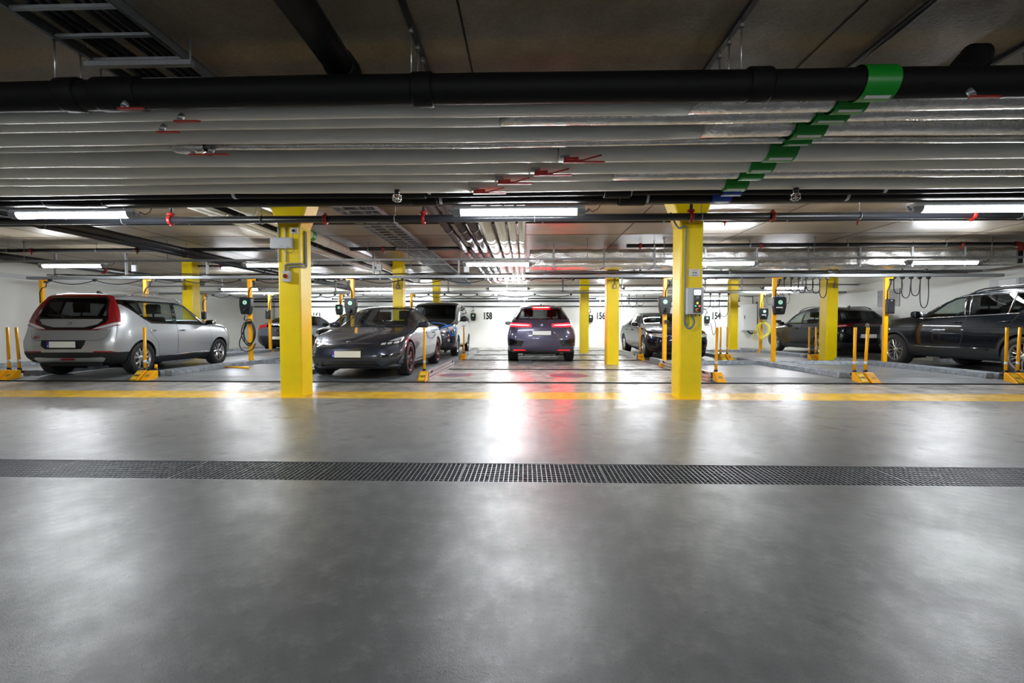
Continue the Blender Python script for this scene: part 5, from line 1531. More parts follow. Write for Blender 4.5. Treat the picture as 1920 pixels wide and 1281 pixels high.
def valve(t, x, r, length=.16, big=False):
    """ball valve poking out below the pipe with a red lever"""
    m = MB(); a = Vector((0, -.55, -.83))
    p0 = a * (r * .8); p1 = a * (r + .045)
    m.tube([Vector((x, 0, 0)) + p0, Vector((x, 0, 0)) + p1], .018, 10); m.tube([Vector((x, 0, 0)) + p1, Vector((x, 0, 0)) + p1 + a * .02], .012, 8)
    if big: m.tube([(x - .05, p0.y, p0.z), (x + .03, p0.y, p0.z)], .03, 12)
    o = m.build('valve', M['zinc'], t)
    q = Vector((x, 0, 0)) + p1 + a * .015
    m = MB(); w = .014 if not big else .016
    P = [q + Vector((-.02, 0, 0)), q + Vector((.05, -.005, -.012)), q + Vector((length, -.005, -.014))]
    m.prism([(q.x - .025, q.y - w), (q.x + length - .02, q.y - w * .8), (q.x + length, q.y), (q.x + length - .02, q.y + w * .8), (q.x - .025, q.y + w)], 'z', q.z - .012, q.z)
    if big:
        m.tube([(q.x + .02, q.y, q.z + .0), (q.x + .14, q.y, q.z + .012), (q.x + length - .03, q.y, q.z + .05)], .007, 6)
        m.tube([(q.x - .02, q.y, q.z + .01), (q.x + .10, q.y, q.z + .018)], .022, 8)
    m.build('lever', M['red_paint'], o)
lbl = 'long horizontal pipe above the aisle: '
p1, y1, r1 = pipe_x(2.98, .18, lbl + 'thick black one nearest the viewer with a green band', [(HX0, HX1, 'black_rubber')], band='green_tape', bandx=(2.03, 2.23))
for a, b in ((-2.98, -2.84), (-2.74, -2.45), (-.71, -.58), (1.36, 1.50)): sleeve(p1, a, b, r1 + .008)
valve(p1, -2.52, r1, .14); valve(p1, 2.66, r1, .16)
m = MB(); m.tube([(2.62, 0, .02), (2.70, .06, .07), (2.84, .14, .20), (2.92, .2, .25)], .085, 18); m.lathe([(2.86, .088), (2.95, .088)], 'x', (0, .19, .24), 18); m.build('branch_elbow', M['black_rubber'], p1)
p2, y2, r2 = pipe_x(3.15, .15, lbl + 'white one directly behind the thick black pipe', [(HX0, 1.07, 'white_pvc'), (1.07, HX1, 'foil')], band='green_tape', bandx=(1.99, 2.19))
valve(p2, -2.30, r2, .15)
p3, y3, r3 = pipe_x(3.30, .13, lbl + 'white then foil one, second behind the black pipe', [(HX0, -.18, 'white_pvc'), (-.18, HX1, 'foil')], band='green_tape', bandx=(1.96, 2.18))
valve(p3, -2.55, r3, .14)
p4, y4, r4 = pipe_x(3.56, .185, lbl + 'thick white one turning to foil right of centre', [(HX0, 1.30, 'white_pvc'), (1.30, HX1, 'foil')], band='green_tape', bandx=(1.96, 2.18))
p5, y5, r5 = pipe_x(3.68, .06, lbl + 'thinnest foil wrapped one', [(HX0, -2.6, 'white_pvc'), (-2.6, HX1, 'foil')], band='green_tape', bandx=(1.98, 2.18))
valve(p5, -2.48, r5, .15); valve(p5, -2.62, r5, .16)
m = MB(); m.lathe([(-2.80, .035), (-2.76, .048), (-2.66, .05), (-2.58, .044), (-2.55, .034)], 'x', (0, 0, -.005), 16); m.build('foil_wrap', M['foil'], p5)
p6, y6, r6 = pipe_x(4.04, .24, lbl + 'thickest white one in the middle of the bundle', [(HX0, .27, 'white_pvc'), (.275, HX1, 'white_pvc')], band='green_tape', bandx=(2.0, 2.24))
valve(p6, .34, r6, .32, True)
p7, y7, r7 = pipe_x(4.32, .17, lbl + 'white one behind the thickest white pipe', [(HX0, .03, 'white_pvc'), (.035, HX1, 'white_pvc')], band='green_tape', bandx=(2.0, 2.22))
valve(p7, .10, r7, .32, True)
p8, y8, r8 = pipe_x(4.53, .12, lbl + 'slim one changing from white to foil', [(HX0, -.30, 'white_pvc'), (-.295, .82, 'white_pvc'), (.82, HX1, 'foil')], band='green_tape', bandx=(2.02, 2.24))
valve(p8, -.24, r8, .31, True)
p9, y9, r9 = pipe_x(4.88, .18, lbl + 'last white one before the two black pipes', [(HX0, -.58, 'white_pvc'), (-.575, HX1, 'white_pvc')], band='green_tape', bandx=(2.02, 2.25))
valve(p9, -.51, r9, .32, True)
p10, y10, r10 = pipe_x(5.06, .10, lbl + 'first of two slim black ones above the lamps', [(HX0, HX1, 'black_rubber')], band='blue_tape', bandx=(2.08, 2.29))
p11, y11, r11 = pipe_x(5.34, .13, lbl + 'second of two slim black ones above the lamps', [(HX0, HX1, 'black_rubber')], band='blue_tape', bandx=(2.08, 2.29))
for p, r, xs in ((p10, r10, (-3.2, -1.05, 1.1, 3.75)), (p11, r11, (-3.15, -.98, 1.35, 3.55))):
    for x in xs:
        m = MB(); m.lathe([(x, r + .003), (x + .035, r + .003)], 'x', (0, 0, 0), 20); m.lathe([(x, r - .001), (x + .035, r - .001)], 'x', (0, 0, 0), 20); m.build('pipe_clip', M['grey_plastic'], p)
sleeve(p10, -1.32, -1.08, r10 + .012); sleeve(p11, -1.30, -1.0, r11 + .012); sleeve(p10, .84, 1.12, r10 + .02); sleeve(p11, 1.05, 1.35, r11 + .03)
sleeve(p11, -5.6, -4.9, r11 + .01)

# caged sprinkler heads under the bundle
for x, y, lab in ((-1.32, 4.78, 'left of the big red levers'), (2.75, 4.85, 'right of the green bands')):
    t = thing('caged_sprinkler', 'caged sprinkler head under the white pipes, ' + lab, 'sprinkler', (x, y, 2.40), 0, 'caged sprinklers')
    m = MB(); m.tube([(0, 0, .04), (0, 0, -.005)], [.03, .024], 12); m.build('neck', M['black_plastic'], t)
    m = MB()
    for k in range(6):
        a = 2 * pi * k / 6; m.tube([(.015 * cos(a), .015 * sin(a), 0), (.045 * cos(a), .045 * sin(a), -.02), (.045 * cos(a), .045 * sin(a), -.065), (.012 * cos(a), .012 * sin(a), -.085)], .003, 5)
    for z in (-.02, -.065): m.tube([(.045 * cos(2 * pi * k / 16), .045 * sin(2 * pi * k / 16), z) for k in range(17)], .003, 5, cap=False)
    m.build('wire_cage', M['chrome'], t)
    m = MB(); m.tube([(0, 0, -.01), (0, 0, -.05)], .008, 8); m.build('glass_bulb', M['red_paint'], t)
    m = MB(); m.lathe([(-.055, 1e-4), (-.055, .028), (-.051, .028), (-.051, 1e-4)], 'z', (0, 0, 0), 14); m.build('spray_plate', M['zinc'], t)

# hanger frames: ceiling rail, rods, lower channel
PIPE_TOPS = [(y1, r1), (y2, r2), (y3, r3), (y4, r4), (y6, r6), (y7, r7), (y8, r8), (y9, r9), (y10, r10), (y11, r11)]
def hanger_frame(x, label):
    t = thing('pipe_hanger', label, 'pipe hanger', (x, 0, 0), 0, 'pipe hanger frames above the aisle')
    m = MB(); m.box(-.018, .018, .6, 5.5, ZC - .03, ZC - .0005); m.build('ceiling_rail', M['pipe_dark'], t)
    for y, r in PIPE_TOPS:
        m = MB(); m.tube([(0, y, Z0 + 2 * r - .004), (0, y, ZC - .03)], .006, 6); m.lathe([(ZC - .07, .016), (ZC - .05, .016)], 'z', (0, y, 0), 6)
        m.build('threaded_rod', M['alu'], t)
hanger_frame(-5.1, 'ceiling rail with thin rods holding the pipes, at the left picture edge')
hanger_frame(-3.03, 'ceiling rail with thin rods holding the pipes, beside the cable ladder')
hanger_frame(-.72, 'ceiling rail with thin rods holding the pipes, left of centre')
hanger_frame(1.33, 'ceiling rail with thin rods holding the pipes, right of centre')
hanger_frame(3.36, 'ceiling rail with thin rods holding the pipes, at the right picture edge')
hanger_frame(5.45, 'ceiling rail with thin rods holding the pipes, beyond the right picture edge')

# pipes along the ceiling of the aisle
t = thing('drain_pipe', 'thick black pipe running along the ceiling towards the viewer, above the aisle', 'pipe', (-1.20, 0, 2.74))
m = MB(); m.tube([(0, -2, 0), (0, 2.5, 0), (0, 3.02, -.01)], .092, 26); m.build('pipe_barrel', M['black_rubber'], t)
m = MB(); m.lathe([(3.0, .09), (3.0, .102), (3.12, .106), (3.2, .09)], 'y', (0, 0, -.01), 26); m.build('pipe_socket', M['black_rubber'], t)
m = MB(); m.tube([(2.36, -2, 2.925), (2.36, 3.85, 2.925)], .022, 12); t = m.build('ceiling_conduit', M['black_rubber']); tag(t, 'thin black conduit running straight along the aisle ceiling at right', 'conduit')

# ------------------------------------------------------------------ sprinkler main across the front of the columns
t = thing('sprinkler_main', 'black sprinkler pipe with red couplings crossing in front of both near columns', 'pipe', (0, 6.2, 2.475))
m = MB(); m.tube([(-9.5, 0, 0), (9.5, 0, 0)], .048, 22); m.build('pipe_barrel', M['pipe_dark'], t)
def coupling(parent, x, r, mk='red_paint'):
    m = MB(); m.lathe([(x - .022, r), (x - .022, r + .014), (x - .012, r + .018), (x + .012, r + .018), (x + .022, r + .014), (x + .022, r)], 'x', (0, 0, 0), 22)
    m.box(x - .014, x + .014, -.014, .014, r + .01, r + .034); m.box(x - .014, x + .014, -.014, .014, -r - .03, -r - .01)
    return m.build('coupling', M[mk], parent)
for x in (-4.80, -2.68, -1.36, 2.17, 3.22, 5.75): coupling(t, x, .048)
for x in (-4.80, -1.36, 2.17):
    m = MB(); m.tube([(x, 0, .05), (x, 0, ZC - 2.475 - .002)], .022, 12); o = m.build('riser', M['pipe_dark'], t)
    m = MB(); m.lathe([(.06, .028), (.07, .05), (.085, .05), (.10, .03)], 'z', (x, 0, 0), 16); m.build('flange', M['red_paint'], o)
for x in (-5.45, -3.55, -1.74, .12, 2.30, 4.33, 6.35):
    m = MB(); m.tube([(x, -.001 + .053 * sin(a), .053 * cos(a)) for a in [2 * pi * k / 20 for k in range(21)]], .005, 6, cap=False); m.tube([(x, 0, .053), (x, 0, ZC - 2.475 - .001)], .005, 6); m.build('loop_hanger', M['zinc'], t)

# slim sprinkler lines under the ceiling
def sprinkler_line(y, z, r, x0, x1, label, heads, ends=(0, 0)):
    t = thing('sprinkler_line', label, 'pipe', (0, y, z), 0, 'slim sprinkler lines')
    m = MB(); m.tube([(x0, 0, 0), (x1, 0, 0)], r, 14); m.build('pipe_barrel', M['pipe_dark'], t)
    for x in heads:
        m = MB(); m.lathe([(x - .03, r + .001), (x - .03, r + .012), (x + .03, r + .012), (x + .03, r + .001)], 'x', (0, 0, 0), 12); m.tube([(x, 0, -r), (x, 0, -r - .05)], .012, 8); m.lathe([(-r - .06, 1e-4), (-r - .06, .022), (-r - .056, .022), (-r - .056, 1e-4)], 'z', (x, 0, 0), 12)
        m.build('sprinkler_head', M['red_paint'], t)
    k = x0 + .6
    while k < x1:
        m = MB(); m.tube([(k, 0, r), (k, 0, ZC - z - .001)], .006, 6); m.lathe([(k - .015, r + .002), (k - .015, r + .006), (k + .015, r + .006), (k + .015, r + .002)], 'x', (0, 0, 0), 12); m.build('line_hanger', M['zinc'], t); k += 2.1
    for x, on in ((x0, ends[0]), (x1, ends[1])):
        if on:
            m = MB(); m.tube([(x + (.12 if x < 0 else -.12), 0, 0), (x, 0, 0), (x, 0, -.10), (x, 0, -.16)], r + .014, 12); o = m.build('elbow', M['red_paint'], t)
            m = MB(); m.tube([(x, 0, -.14), (x, 0, -on)], r, 12); m.build('down_pipe', M['pipe_dark'], t)
sprinkler_line(8.2, 2.86, .02, -10.8, 9.5, 'slim sprinkler line just behind the near columns', (-8.2, -3.9, 3.45, 5.7))
sprinkler_line(10.45, 2.79, .042, -12.55, -.2, 'dark sprinkler line over the silver hatchback with a red elbow', (-11.4, -8.9, -5.6, -3.2), (.5, 0))
sprinkler_line(10.45, 2.83, .042, 2.25, 10.75, 'dark sprinkler line above the foil duct ending in a red elbow', (2.55, 5.2, 9.5), (0, .42))
sprinkler_line(13.8, 2.86, .028, -10.3, -1.0, 'slim sprinkler line over the rear edge of the left bays', (-9.2, -6.8, -4.2), (.35, 0))
sprinkler_line(17.8, 2.86, .028, -10.4, 9.0, 'slim sprinkler line over the rear bays', (-7.2, -2.3, 3.4, 7.2))

# ------------------------------------------------------------------ pipes running into the depth
def pipe_y(x, z, r, y0, y1, mk, label, group, bands=(), bandm=None, cat='pipe', name='service_pipe', joints=1.6):
    t = thing(name, label, cat, (x, 0, z), 0, group)
    m = MB(); m.tube([(0, y0, 0), (0, (y0 + y1) / 2, 0), (0, y1, 0)], r, 22); m.build('pipe_barrel', M[mk], t)
    if joints:
        yy = y0 + joints * .5
        while yy < y1:
            m = MB(); m.lathe([(yy, r), (yy, r + .008), (yy + .05, r + .008), (yy + .05, r)], 'y', (0, 0, 0), 20); m.build('joint_ring', M['gap'] if mk != 'white_pvc' else M['grey_plastic'], t); yy += joints
    for b in bands:
        m = MB(); m.lathe([(b, r + .003), (b + .16, r + .003)], 'y', (0, 0, 0), 22); m.lathe([(b, r - .002), (b + .16, r - .002)], 'y', (0, 0, 0), 22); m.build('marking_band', M[bandm], t)
    return t
gp = 'brown drain pipes running into the depth'
for i, (x, r) in enumerate(((-1.30, .066), (-1.06, .071), (-.865, .071))):
    pipe_y(x, 2.62 + r, r, 5.45, 17.2, 'pipe_brown', 'dark brown drain pipe above the lane, %s of three from the left' % ORD[i], gp, (8.6,) if i else (), 'blue_tape', joints=.95)
gp = 'white pipes running into the depth'
for i, (x, r) in enumerate(((-.655, .098), (-.41, .086), (-.225, .064), (-.06, .06))):
    pipe_y(x, 2.62 + r, r, 5.45, 17.2, 'white_pvc', 'bright white pipe above the lane, %s of four from the left' % ORD[i], gp, (8.75,), 'green_tape', joints=2.4)
gp = 'pipes running away above the left bays'
for i, (x, r, mk) in enumerate(((-4.62, .055, 'white_pvc'), (-4.45, .055, 'white_pvc'), (-4.27, .05, 'black_rubber'), (-4.05, .095, 'white_pvc'))):
    pipe_y(x, 2.66 + r, r, 5.45, 17.5, mk, '%s ceiling pipe left of the near column, %s of four from the left' % ('black' if i == 2 else 'thick white' if i == 3 else 'white', ORD[i]), gp, (8.6,) if i != 2 else (), 'green_tape', joints=2.6)
gp = 'dark twin pipes over the left bays'
for i, x in enumerate((-7.66, -7.46)):
    pipe_y(x, 2.65 + .05 * i, .062, 5.6, 22, 'pipe_dark', 'dark grey pipe of the pair slanting over the empty left bay, %s one' % ('lower left' if i == 0 else 'upper right'), gp, joints=3.1)
t = pipe_y(-12.0, 2.64, .085, 6.0, 17, 'pipe_dark', 'grey pipe with red couplings above the silver hatchback along the left wall', 'wall side pipe', joints=0)
for yy in (9.5, 12.9, 13.6):
    m = MB(); m.lathe([(yy, .085), (yy, .105), (yy + .05, .105), (yy + .05, .085)], 'y', (0, 0, 0), 18); m.build('coupling', M['red_paint'], t)
m = MB(); m.box(XL + .001, XL + .09, 3, 22.5, 2.36, 2.47); tag(m.build('cable_trunking', M['grey_plastic']), 'pale trunking running along the left wall', 'cable trunking')

# ------------------------------------------------------------------ cable ladder and its cables
t = thing('cable_ladder', 'long steel cable ladder under the ceiling, running from the aisle into the depth', 'cable ladder', (-2.55, 0, 2.79))
for sg in (-1, 1):
    m = MB(); m.box(sg * .31 - .003, sg * .31 + .003, .4, 20.5, 0, .06); m.box(sg * .31 - .012, sg * .31 + .012, .4, 20.5, 0, .004); m.box(sg * .31 - .012, sg * .31 + .012, .4, 20.5, .056, .06); m.build('side_rail', M['zinc_dark'], t)
r0 = None
for k in range(80):
    y = .55 + .25 * k
    if r0 is None:
        m = MB(); m.box(-.30, .30, -.013, .013, .004, .022); r0 = m.build('rung', M['zinc'], t)
        r0.location = (0, y, 0)
    else:
        c = r0.copy(); COL.objects.link(c); c.location = (0, y, 0)
for y in (3.05, 7.9, 10.4, 13.0):
    m = MB(); m.box(-.36, .36, y - .02, y + .02, -.035, -.004)
    for sg in (-1, 1): m.tube([(sg * .345, y, -.03), (sg * .345, y, ZC - 2.79 - .001)], .006, 6)
    m.build('ladder_bracket', M['zinc'], t)
for i, (x, r) in enumerate(((-2.74, .024), (-2.66, .018), (-2.60, .02), (-2.47, .016), (-2.42, .014), (-2.37, .02), (-2.33, .014))):
    m = MB(); m.tube([(x + .012 * sin(y * 1.1 + i), y, 2.79 + .022 + r) for y in [.4 + .8 * k for k in range(26)]], r, 8)
    tag(m.build('power_cable', M['cable_black']), 'black power cable lying on the cable ladder, %s from the left' % ORD[i], 'cable', 'cables on the ladder')

# ------------------------------------------------------------------ foil duct and tray behind it
def foil_duct(x0, x1, y0, y1, z0, z1):
    t = thing('air_duct', 'large crinkled foil wrapped air duct across the right half behind the lamps', 'air duct')
    rnd = random.Random(3)
    nx, ns = 150, 26
    per = []
    W, H = y1 - y0, z1 - z0
    P = 2 * (W + H)
    for k in range(ns):
        d = P * k / ns
        if d < H: per.append((y0, z0 + d))
        elif d < H + W: per.append((y0 + d - H, z1))
        elif d < 2 * H + W: per.append((y1, z1 - (d - H - W)))
        else: per.append((y1 - (d - 2 * H - W), z0))
    pins = [(x0 + .45 * i + .2, z) for i in range(int((x1 - x0) / .45)) for z in (z0 + H * .28, z0 + H * .74)]
    m = MB(); rings = []
    for i in range(nx + 1):
        x = x0 + (x1 - x0) * i / nx
        ring = []
        for y, z in per:
            d = .0
            for px, pz in pins:
                q = math.hypot(x - px, z - pz)
                if q < .22: d -= .022 * (1 - q / .22) ** 1.5
            d += .010 * sin(x * 13 + z * 21) * sin(x * 5.1) + rnd.uniform(-.004, .004)
            cy, cz = (y0 + y1) / 2, (z0 + z1) / 2
            v = Vector((0, y - cy, z - cz)); v.normalize()
            ring.append(m.v(x, y + v.y * d, min(z + v.z * d, ZC - .01)))
        rings.append(ring)
    for a, b in zip(rings, rings[1:]):
        for k in range(ns): m.face([a[k], a[(k + 1) % ns], b[(k + 1) % ns], b[k]], True)
    m.face(rings[0]); m.face(rings[-1])
    m.build('foil_wrap', M['foil'], t)
    for i in range(int((x1 - x0) / 1.15)):
        x = x0 + .55 + 1.15 * i
        m = MB(); m.box(x - .02, x + .02, y0 - .012, y0 - .004, z0 - .02, z1); m.box(x - .02, x + .02, y0 - .012, y1 + .01, z0 - .022, z0 - .014); m.tube([(x, y0 - .01, z1 - .02), (x, y0 - .01, ZC - .002)], .006, 6)
        m.build('duct_strap', M['zinc'], t)
foil_duct(.10, 11.0, 10.75, 11.35, 2.40, 2.82)
t = thing('cable_tray', 'dull metal cable tray below and behind the foil duct', 'cable tray', (0, 12.35, 2.42))
m = MB(); m.box(.1, 11.6, -.18, .18, 0, .006); m.box(.1, 11.6, -.18, -.174, 0, .06); m.box(.1, 11.6, .174, .18, 0, .06); m.build('tray', M['zinc'], t)
for x in (.8, 2.9, 5.2, 7.5, 9.9):
    m = MB(); m.box(x - .02, x + .02, .18, .2, -.01, ZC - 2.42 - .001); m.box(x - .02, x + .02, -.2, .2, -.02, -.002); m.build('tray_bracket', M['zinc'], t)
def loose_run(y, z, x0, x1, label, n, seed, mk='cable_black', amp=.03):
    rnd = random.Random(seed)
    for i in range(n):
        m = MB(); pts = []; x = x0; ph = rnd.uniform(0, 6)
        while x <= x1 + .01:
            pts.append((x, y + rnd.uniform(-.03, .03), z + .01 + .006 * i + max(0, amp * sin(x * 1.9 + ph)) + rnd.uniform(0, .012))); x += .32
        m.tube(pts, .007 + .003 * (i % 2), 6)
        tag(m.build('loose_cable', M[mk]), label % ORD[i], 'cable', label.split(',')[0])
loose_run(12.35, 2.43, .3, 11.4, 'black cable lying on the tray behind the foil duct, %s layer', 4, 5)
loose_run(11.8, 2.34, -12.5, -.3, 'black cable lying on the bright front rail left of the lane, %s layer', 3, 8)
loose_run(11.8, 2.34, .0, 11.0, 'black cable lying on the bright front rail right of the lane, %s layer', 3, 11)
loose_run(17.4, 2.33, -12.5, 10.5, 'black cable lying on the bright rear rail, %s layer', 2, 15)

# back wall pipes
for i, (z, r, y) in enumerate(((2.02, .028, 22.93), (2.28, .045, 22.9), (2.40, .03, 22.93))):
    m = MB(); m.tube([(-13.6, y, z), (10.4, y, z)], r, 12); o = tag(m.build('wall_pipe', M['pipe_dark']), 'grey pipe running across the back wall, %s from below' % ORD[i], 'pipe', 'pipes on the back wall')
    for k in range(13):
        m = MB(); m.box(-13 + 1.85 * k - .015, -13 + 1.85 * k + .015, y - r - .006, YB - .001, z - r - .006, z + r + .006); m.build('pipe_clip', M['zinc_dark'], o)
# ------------------------------------------------------------------ orange poles of the platforms
def pole(x, y, label, z0=.10, z1=2.25, r=.048, arm=1, base=True):
    t = thing('orange_pole', label, 'pole', (x, y, 0), 0, 'orange cable poles')
    m = MB(); m.box(-r, r, -r * .8, r * .8, z0, z1); m.build('pole_tube', M['orange'], t, bevel=.012)
    m = MB(); m.box(-.11, .11, -.10, .10, z0 - .09, z0 + .012); m.build('base_plate', M['orange'], t, bevel=.004)
    m = MB(); m.box(-.03, .03 + .13 * arm, -.018, .018, z1 - .035, z1) if arm > 0 else m.box(-.03 - .13, .03, -.018, .018, z1 - .035, z1)
    m.tube([(.15 * arm, 0, z1 - .03), (.15 * arm, 0, z1 + .015)], .018, 8); m.build('top_arm', M['orange'], t)
    m = MB(); m.box(.12 * arm - .025, .12 * arm + .025, -.04, .04, z1 - .08, z1 - .035); m.tube([(.12 * arm, 0, z1 - .08), (.11 * arm, .0, z1 - .18), (.05 * arm, -.05, z1 - .22), (0, -.06, z1 - .34), (0, -.055, z1 - .6)], .012, 8); m.build('cable_guide', M['black_plastic'], t)
    return t
PY1, PY2 = 11.78, 17.38
pole(-12.6, PY1, 'orange pole at the left wall behind the silver hatchback')
pole(-9.83, PY1, 'orange pole rising behind the roof of the silver hatchback')
pole(-7.09, PY1, 'orange pole with a black charger and coiled cable left of the near column')
pole(-4.42, PY1, 'orange pole rising behind the left side of the charging sedan', arm=-1)
pole(3.50, PY1, 'orange pole at the lane edge just left of the right column', arm=1)
pole(6.20, PY1, 'orange pole with a charger between the two empty right bays', arm=1)
pole(8.92, PY1, 'orange pole with a flat black box beside the front wheel of the large black SUV', arm=1)
pole(-12.25, PY2, 'far orange pole behind the column of the silver hatchback', r=.05)
pole(-9.70, PY2, 'far orange pole in front of the grey liftback', r=.05)
pole(-6.97, PY2, 'far orange pole behind the black hatchback', r=.05)
pole(-4.28, PY2, 'far orange pole behind the gap between charging sedan and van', r=.05)
pole(8.68, PY2, 'far orange pole with a yellow cable coil near the cabinet', r=.05)

# ------------------------------------------------------------------ car chargers
def charger(x, y, z, label, s=1., rz=0., blue=False, strip=False):
    t = thing('car_charger', label, 'car charger', (x, y, z), rz, 'black car chargers')
    m = MB()
    pts = [(-.125, .215), (.125, .215), (.15, .19), (.155, .0), (.115, -.20), (.09, -.215), (-.09, -.215), (-.115, -.20), (-.155, .0), (-.15, .19)]
    m.prism([(a * s, b * s) for a, b in pts], 'y', -.13 * s, 0); m.build('charger_housing', M['black_plastic'], t, bevel=.016 * s)
    yf = -.131 * s
    m = MB(); m.lathe([(yf, .046 * s), (yf, .055 * s), (yf - .004, .055 * s), (yf - .004, .046 * s)], 'y', (0, 0, .085 * s), 28, close=True, smooth=False); m.build('status_ring', M['led_green'], t)
    m = MB(); m.lathe([(yf, 1e-4), (yf, .044 * s), (yf - .003, .044 * s), (yf - .003, 1e-4)], 'y', (0, 0, .085 * s), 28, smooth=False); o = m.build('status_disc', M['label_white'], t)
    m = MB(); T = facing(Vector((0, yf - .004, .085 * s)), '-y'); text_mesh(m, '4', .03 * s, T, .002, 1, True); m.build('bolt_mark', M['sign_text'], o)
    m = MB(); m.tube([(.02 * s, yf + .01, -.09 * s), (.02 * s, yf - .05 * s, -.10 * s), (-.01 * s, yf - .055 * s, -.16 * s)], .03 * s, 10); m.build('plug_holster', M['trim_black'], t)
    if strip:
        m = MB(); m.box(-.10 * s, .06 * s, yf - .003, yf, -.055 * s, -.03 * s); m.build('print_strip', M['label_white'], t)
    if blue:
        m = MB(); m.box(-.13 * s, .08 * s, -.12 * s, -.01 * s, .216 * s, .222 * s); m.build('film_strip', M['cable_blue'], t)
    return t
def coil(x, y, z, mk, label, seed, start, loops=3, w=.26, h=.42, tail=True):
    """charging cable hanging in loops"""
    rnd = random.Random(seed); pts = [Vector(start), Vector((start[0] - .02, start[1] - .02, start[2] - .15)), Vector((x + .02, y - .03, z + .12))]
    for k in range(loops):
        ww, hh = w * rnd.uniform(.75, 1.15), h * rnd.uniform(.8, 1.15); cx = x + rnd.uniform(-.05, .05)
        for q in range(1, 15):
            a = 2 * pi * q / 14
            pts.append(Vector((cx + ww * sin(a) * .9, y - .04 - .014 * k, z - hh * (1 - cos(a)) + .05)))
    if tail:
        pts += [Vector((x - w * 1.2, y - .05, z - h * 1.2)), Vector((x - w * 1.5, y - .05, z - h * 2.0)), Vector((x - w * .8, y - .05, z - h * 2.55)), Vector((x + .05, y - .05, z - h * 2.4)), Vector((x + .14, y - .05, z - h * 1.8))]
    # smooth the path
    for _ in range(2):
        q = [pts[0]]
        for a, b in zip(pts, pts[1:]): q += [a * .75 + b * .25, a * .25 + b * .75]
        pts = q + [pts[-1]]
    m = MB(); m.tube(pts, .0125, 7); return tag(m.build('charging_cable', M[mk]), label, 'charging cable')
pf1, pf2 = PY1 - .046, PY2 - .041
charger(-7.12, pf1, 1.56, 'black charger with green ring on the pole left of the near column')
coil(-7.05, pf1, 1.12, 'cable_black', 'black charging cable coiled on the pole left of the near column', 3, (-7.14, pf1 - .10, 1.32), 3, .20, .29)
m = MB(); m.box(-7.13, -7.03, pf1 - .06, pf1 - .001, 1.10, 1.17); tag(m.build('cable_hook', M['black_plastic']), 'black hook on the pole holding the coiled black cable', 'cable hook')
charger(-4.42, pf1, 1.54, 'black charger above the roof of the charging sedan, left of its column')
charger(3.46, pf1, 1.56, 'black charger on the pole between the lane and the right column')
charger(6.26, pf1, 1.545, 'black charger with blue film on the pole between the empty right bays', blue=True, strip=True)
charger(8.72, pf2, 1.50, 'far black charger above the yellow cable coil', .98, strip=True)
charger(-6.99, pf2, 1.66, 'far black charger peeking over the black hatchback', .9, blue=True)
coil(8.70, pf2, 1.13, 'cable_yellow', 'bright yellow charging cable coiled on the far pole near the cabinet', 5, (8.74, pf2 - .1, 1.29), 4, .25, .25, True)
def flat_box(x, y, z, w, h, label):
    t = thing('isolator_box', label, 'isolator box', (x, y, z), 0, 'flat black pole boxes')
    m = MB(); m.box(-w / 2, w / 2, -.09, 0, -h / 2, h / 2); m.build('box_body', M['black_plastic'], t, bevel=.012)
    m = MB(); m.box(-w * .35, w * .35, -.096, -.09, -h * .4, h * .1); m.build('box_flap', M['trim_black'], t, bevel=.003)
    m = MB(); m.box(-w * .08, w * .08, -.094, -.09, h * .36, h * .42); m.build('indicator', M['label_white'], t)
flat_box(8.96, pf1, 1.53, .17, .36, 'flat black box on the pole beside the large black SUV')
flat_box(-9.72, pf2, 1.49, .17, .34, 'flat black box on the far pole before the grey liftback')
flat_box(-12.2, pf2, 1.45, .16, .30, 'flat black box on the far pole behind the silver hatchback column')
for x, z, lab in ((3.53, 1.16, 'right column side'), (6.28, 1.16, 'empty right bays')):
    m = MB(); m.box(x - .05, x + .05, pf1 - .05, pf1 - .001, z - .035, z + .035); tag(m.build('cable_hook', M['black_plastic']), 'small black hook on the pole by the ' + lab, 'cable hook')
# chargers on the back wall
def wall_charger(x, z, label, cable=None):
    t = charger(x, YB - .002, z, label, .85)
    m = MB(); m.tube([(-.05, -.04, .18), (-.08, -.03, .27), (-.02, -.03, .33), (.05, -.03, .30), (.0, -.03, .36), (.02, -.025, .46), (-.15, -.025, .52), (-.4, -.025, .52)], .014, 7); m.build('supply_wire', M['cable_black'], t)
wall_charger(-2.58, 1.50, 'black charger on the back wall left of number 158')
wall_charger(8.86, 1.36, 'black charger on the back wall left of number 154')
wall_charger(3.20, 1.42, 'black charger on the back wall hidden beside the far lane column')
def hang_cable(pts, mk, label, r=.012, name='charging_cable', cat=None):
    pts = [Vector(p) for p in pts]
    for _ in range(3):
        q = [pts[0]]
        for a, b in zip(pts, pts[1:]): q += [a * .75 + b * .25, a * .25 + b * .75]
        pts = q + [pts[-1]]
    m = MB(); m.tube(pts, r, 8); return tag(m.build(name, M[mk]), label, cat or name.replace('_', ' '))
hang_cable([(9.0, 22.86, 1.2), (9.05, 22.8, .9), (9.12, 22.8, .55), (9.25, 22.8, .8), (9.22, 22.8, 1.25), (9.12, 22.82, 1.42), (9.0, 22.84, 1.4)], 'cable_black', 'black cable loop below the wall charger left of number 154')
hang_cable([(2.95, 20.9, 1.1), (2.70, 20.9, .9), (2.55, 20.9, .45), (2.6, 20.9, .12), (2.95, 20.9, .03), (3.2, 20.9, .03)], 'cable_yellow', 'thin yellow cable hanging beside the far lane column')
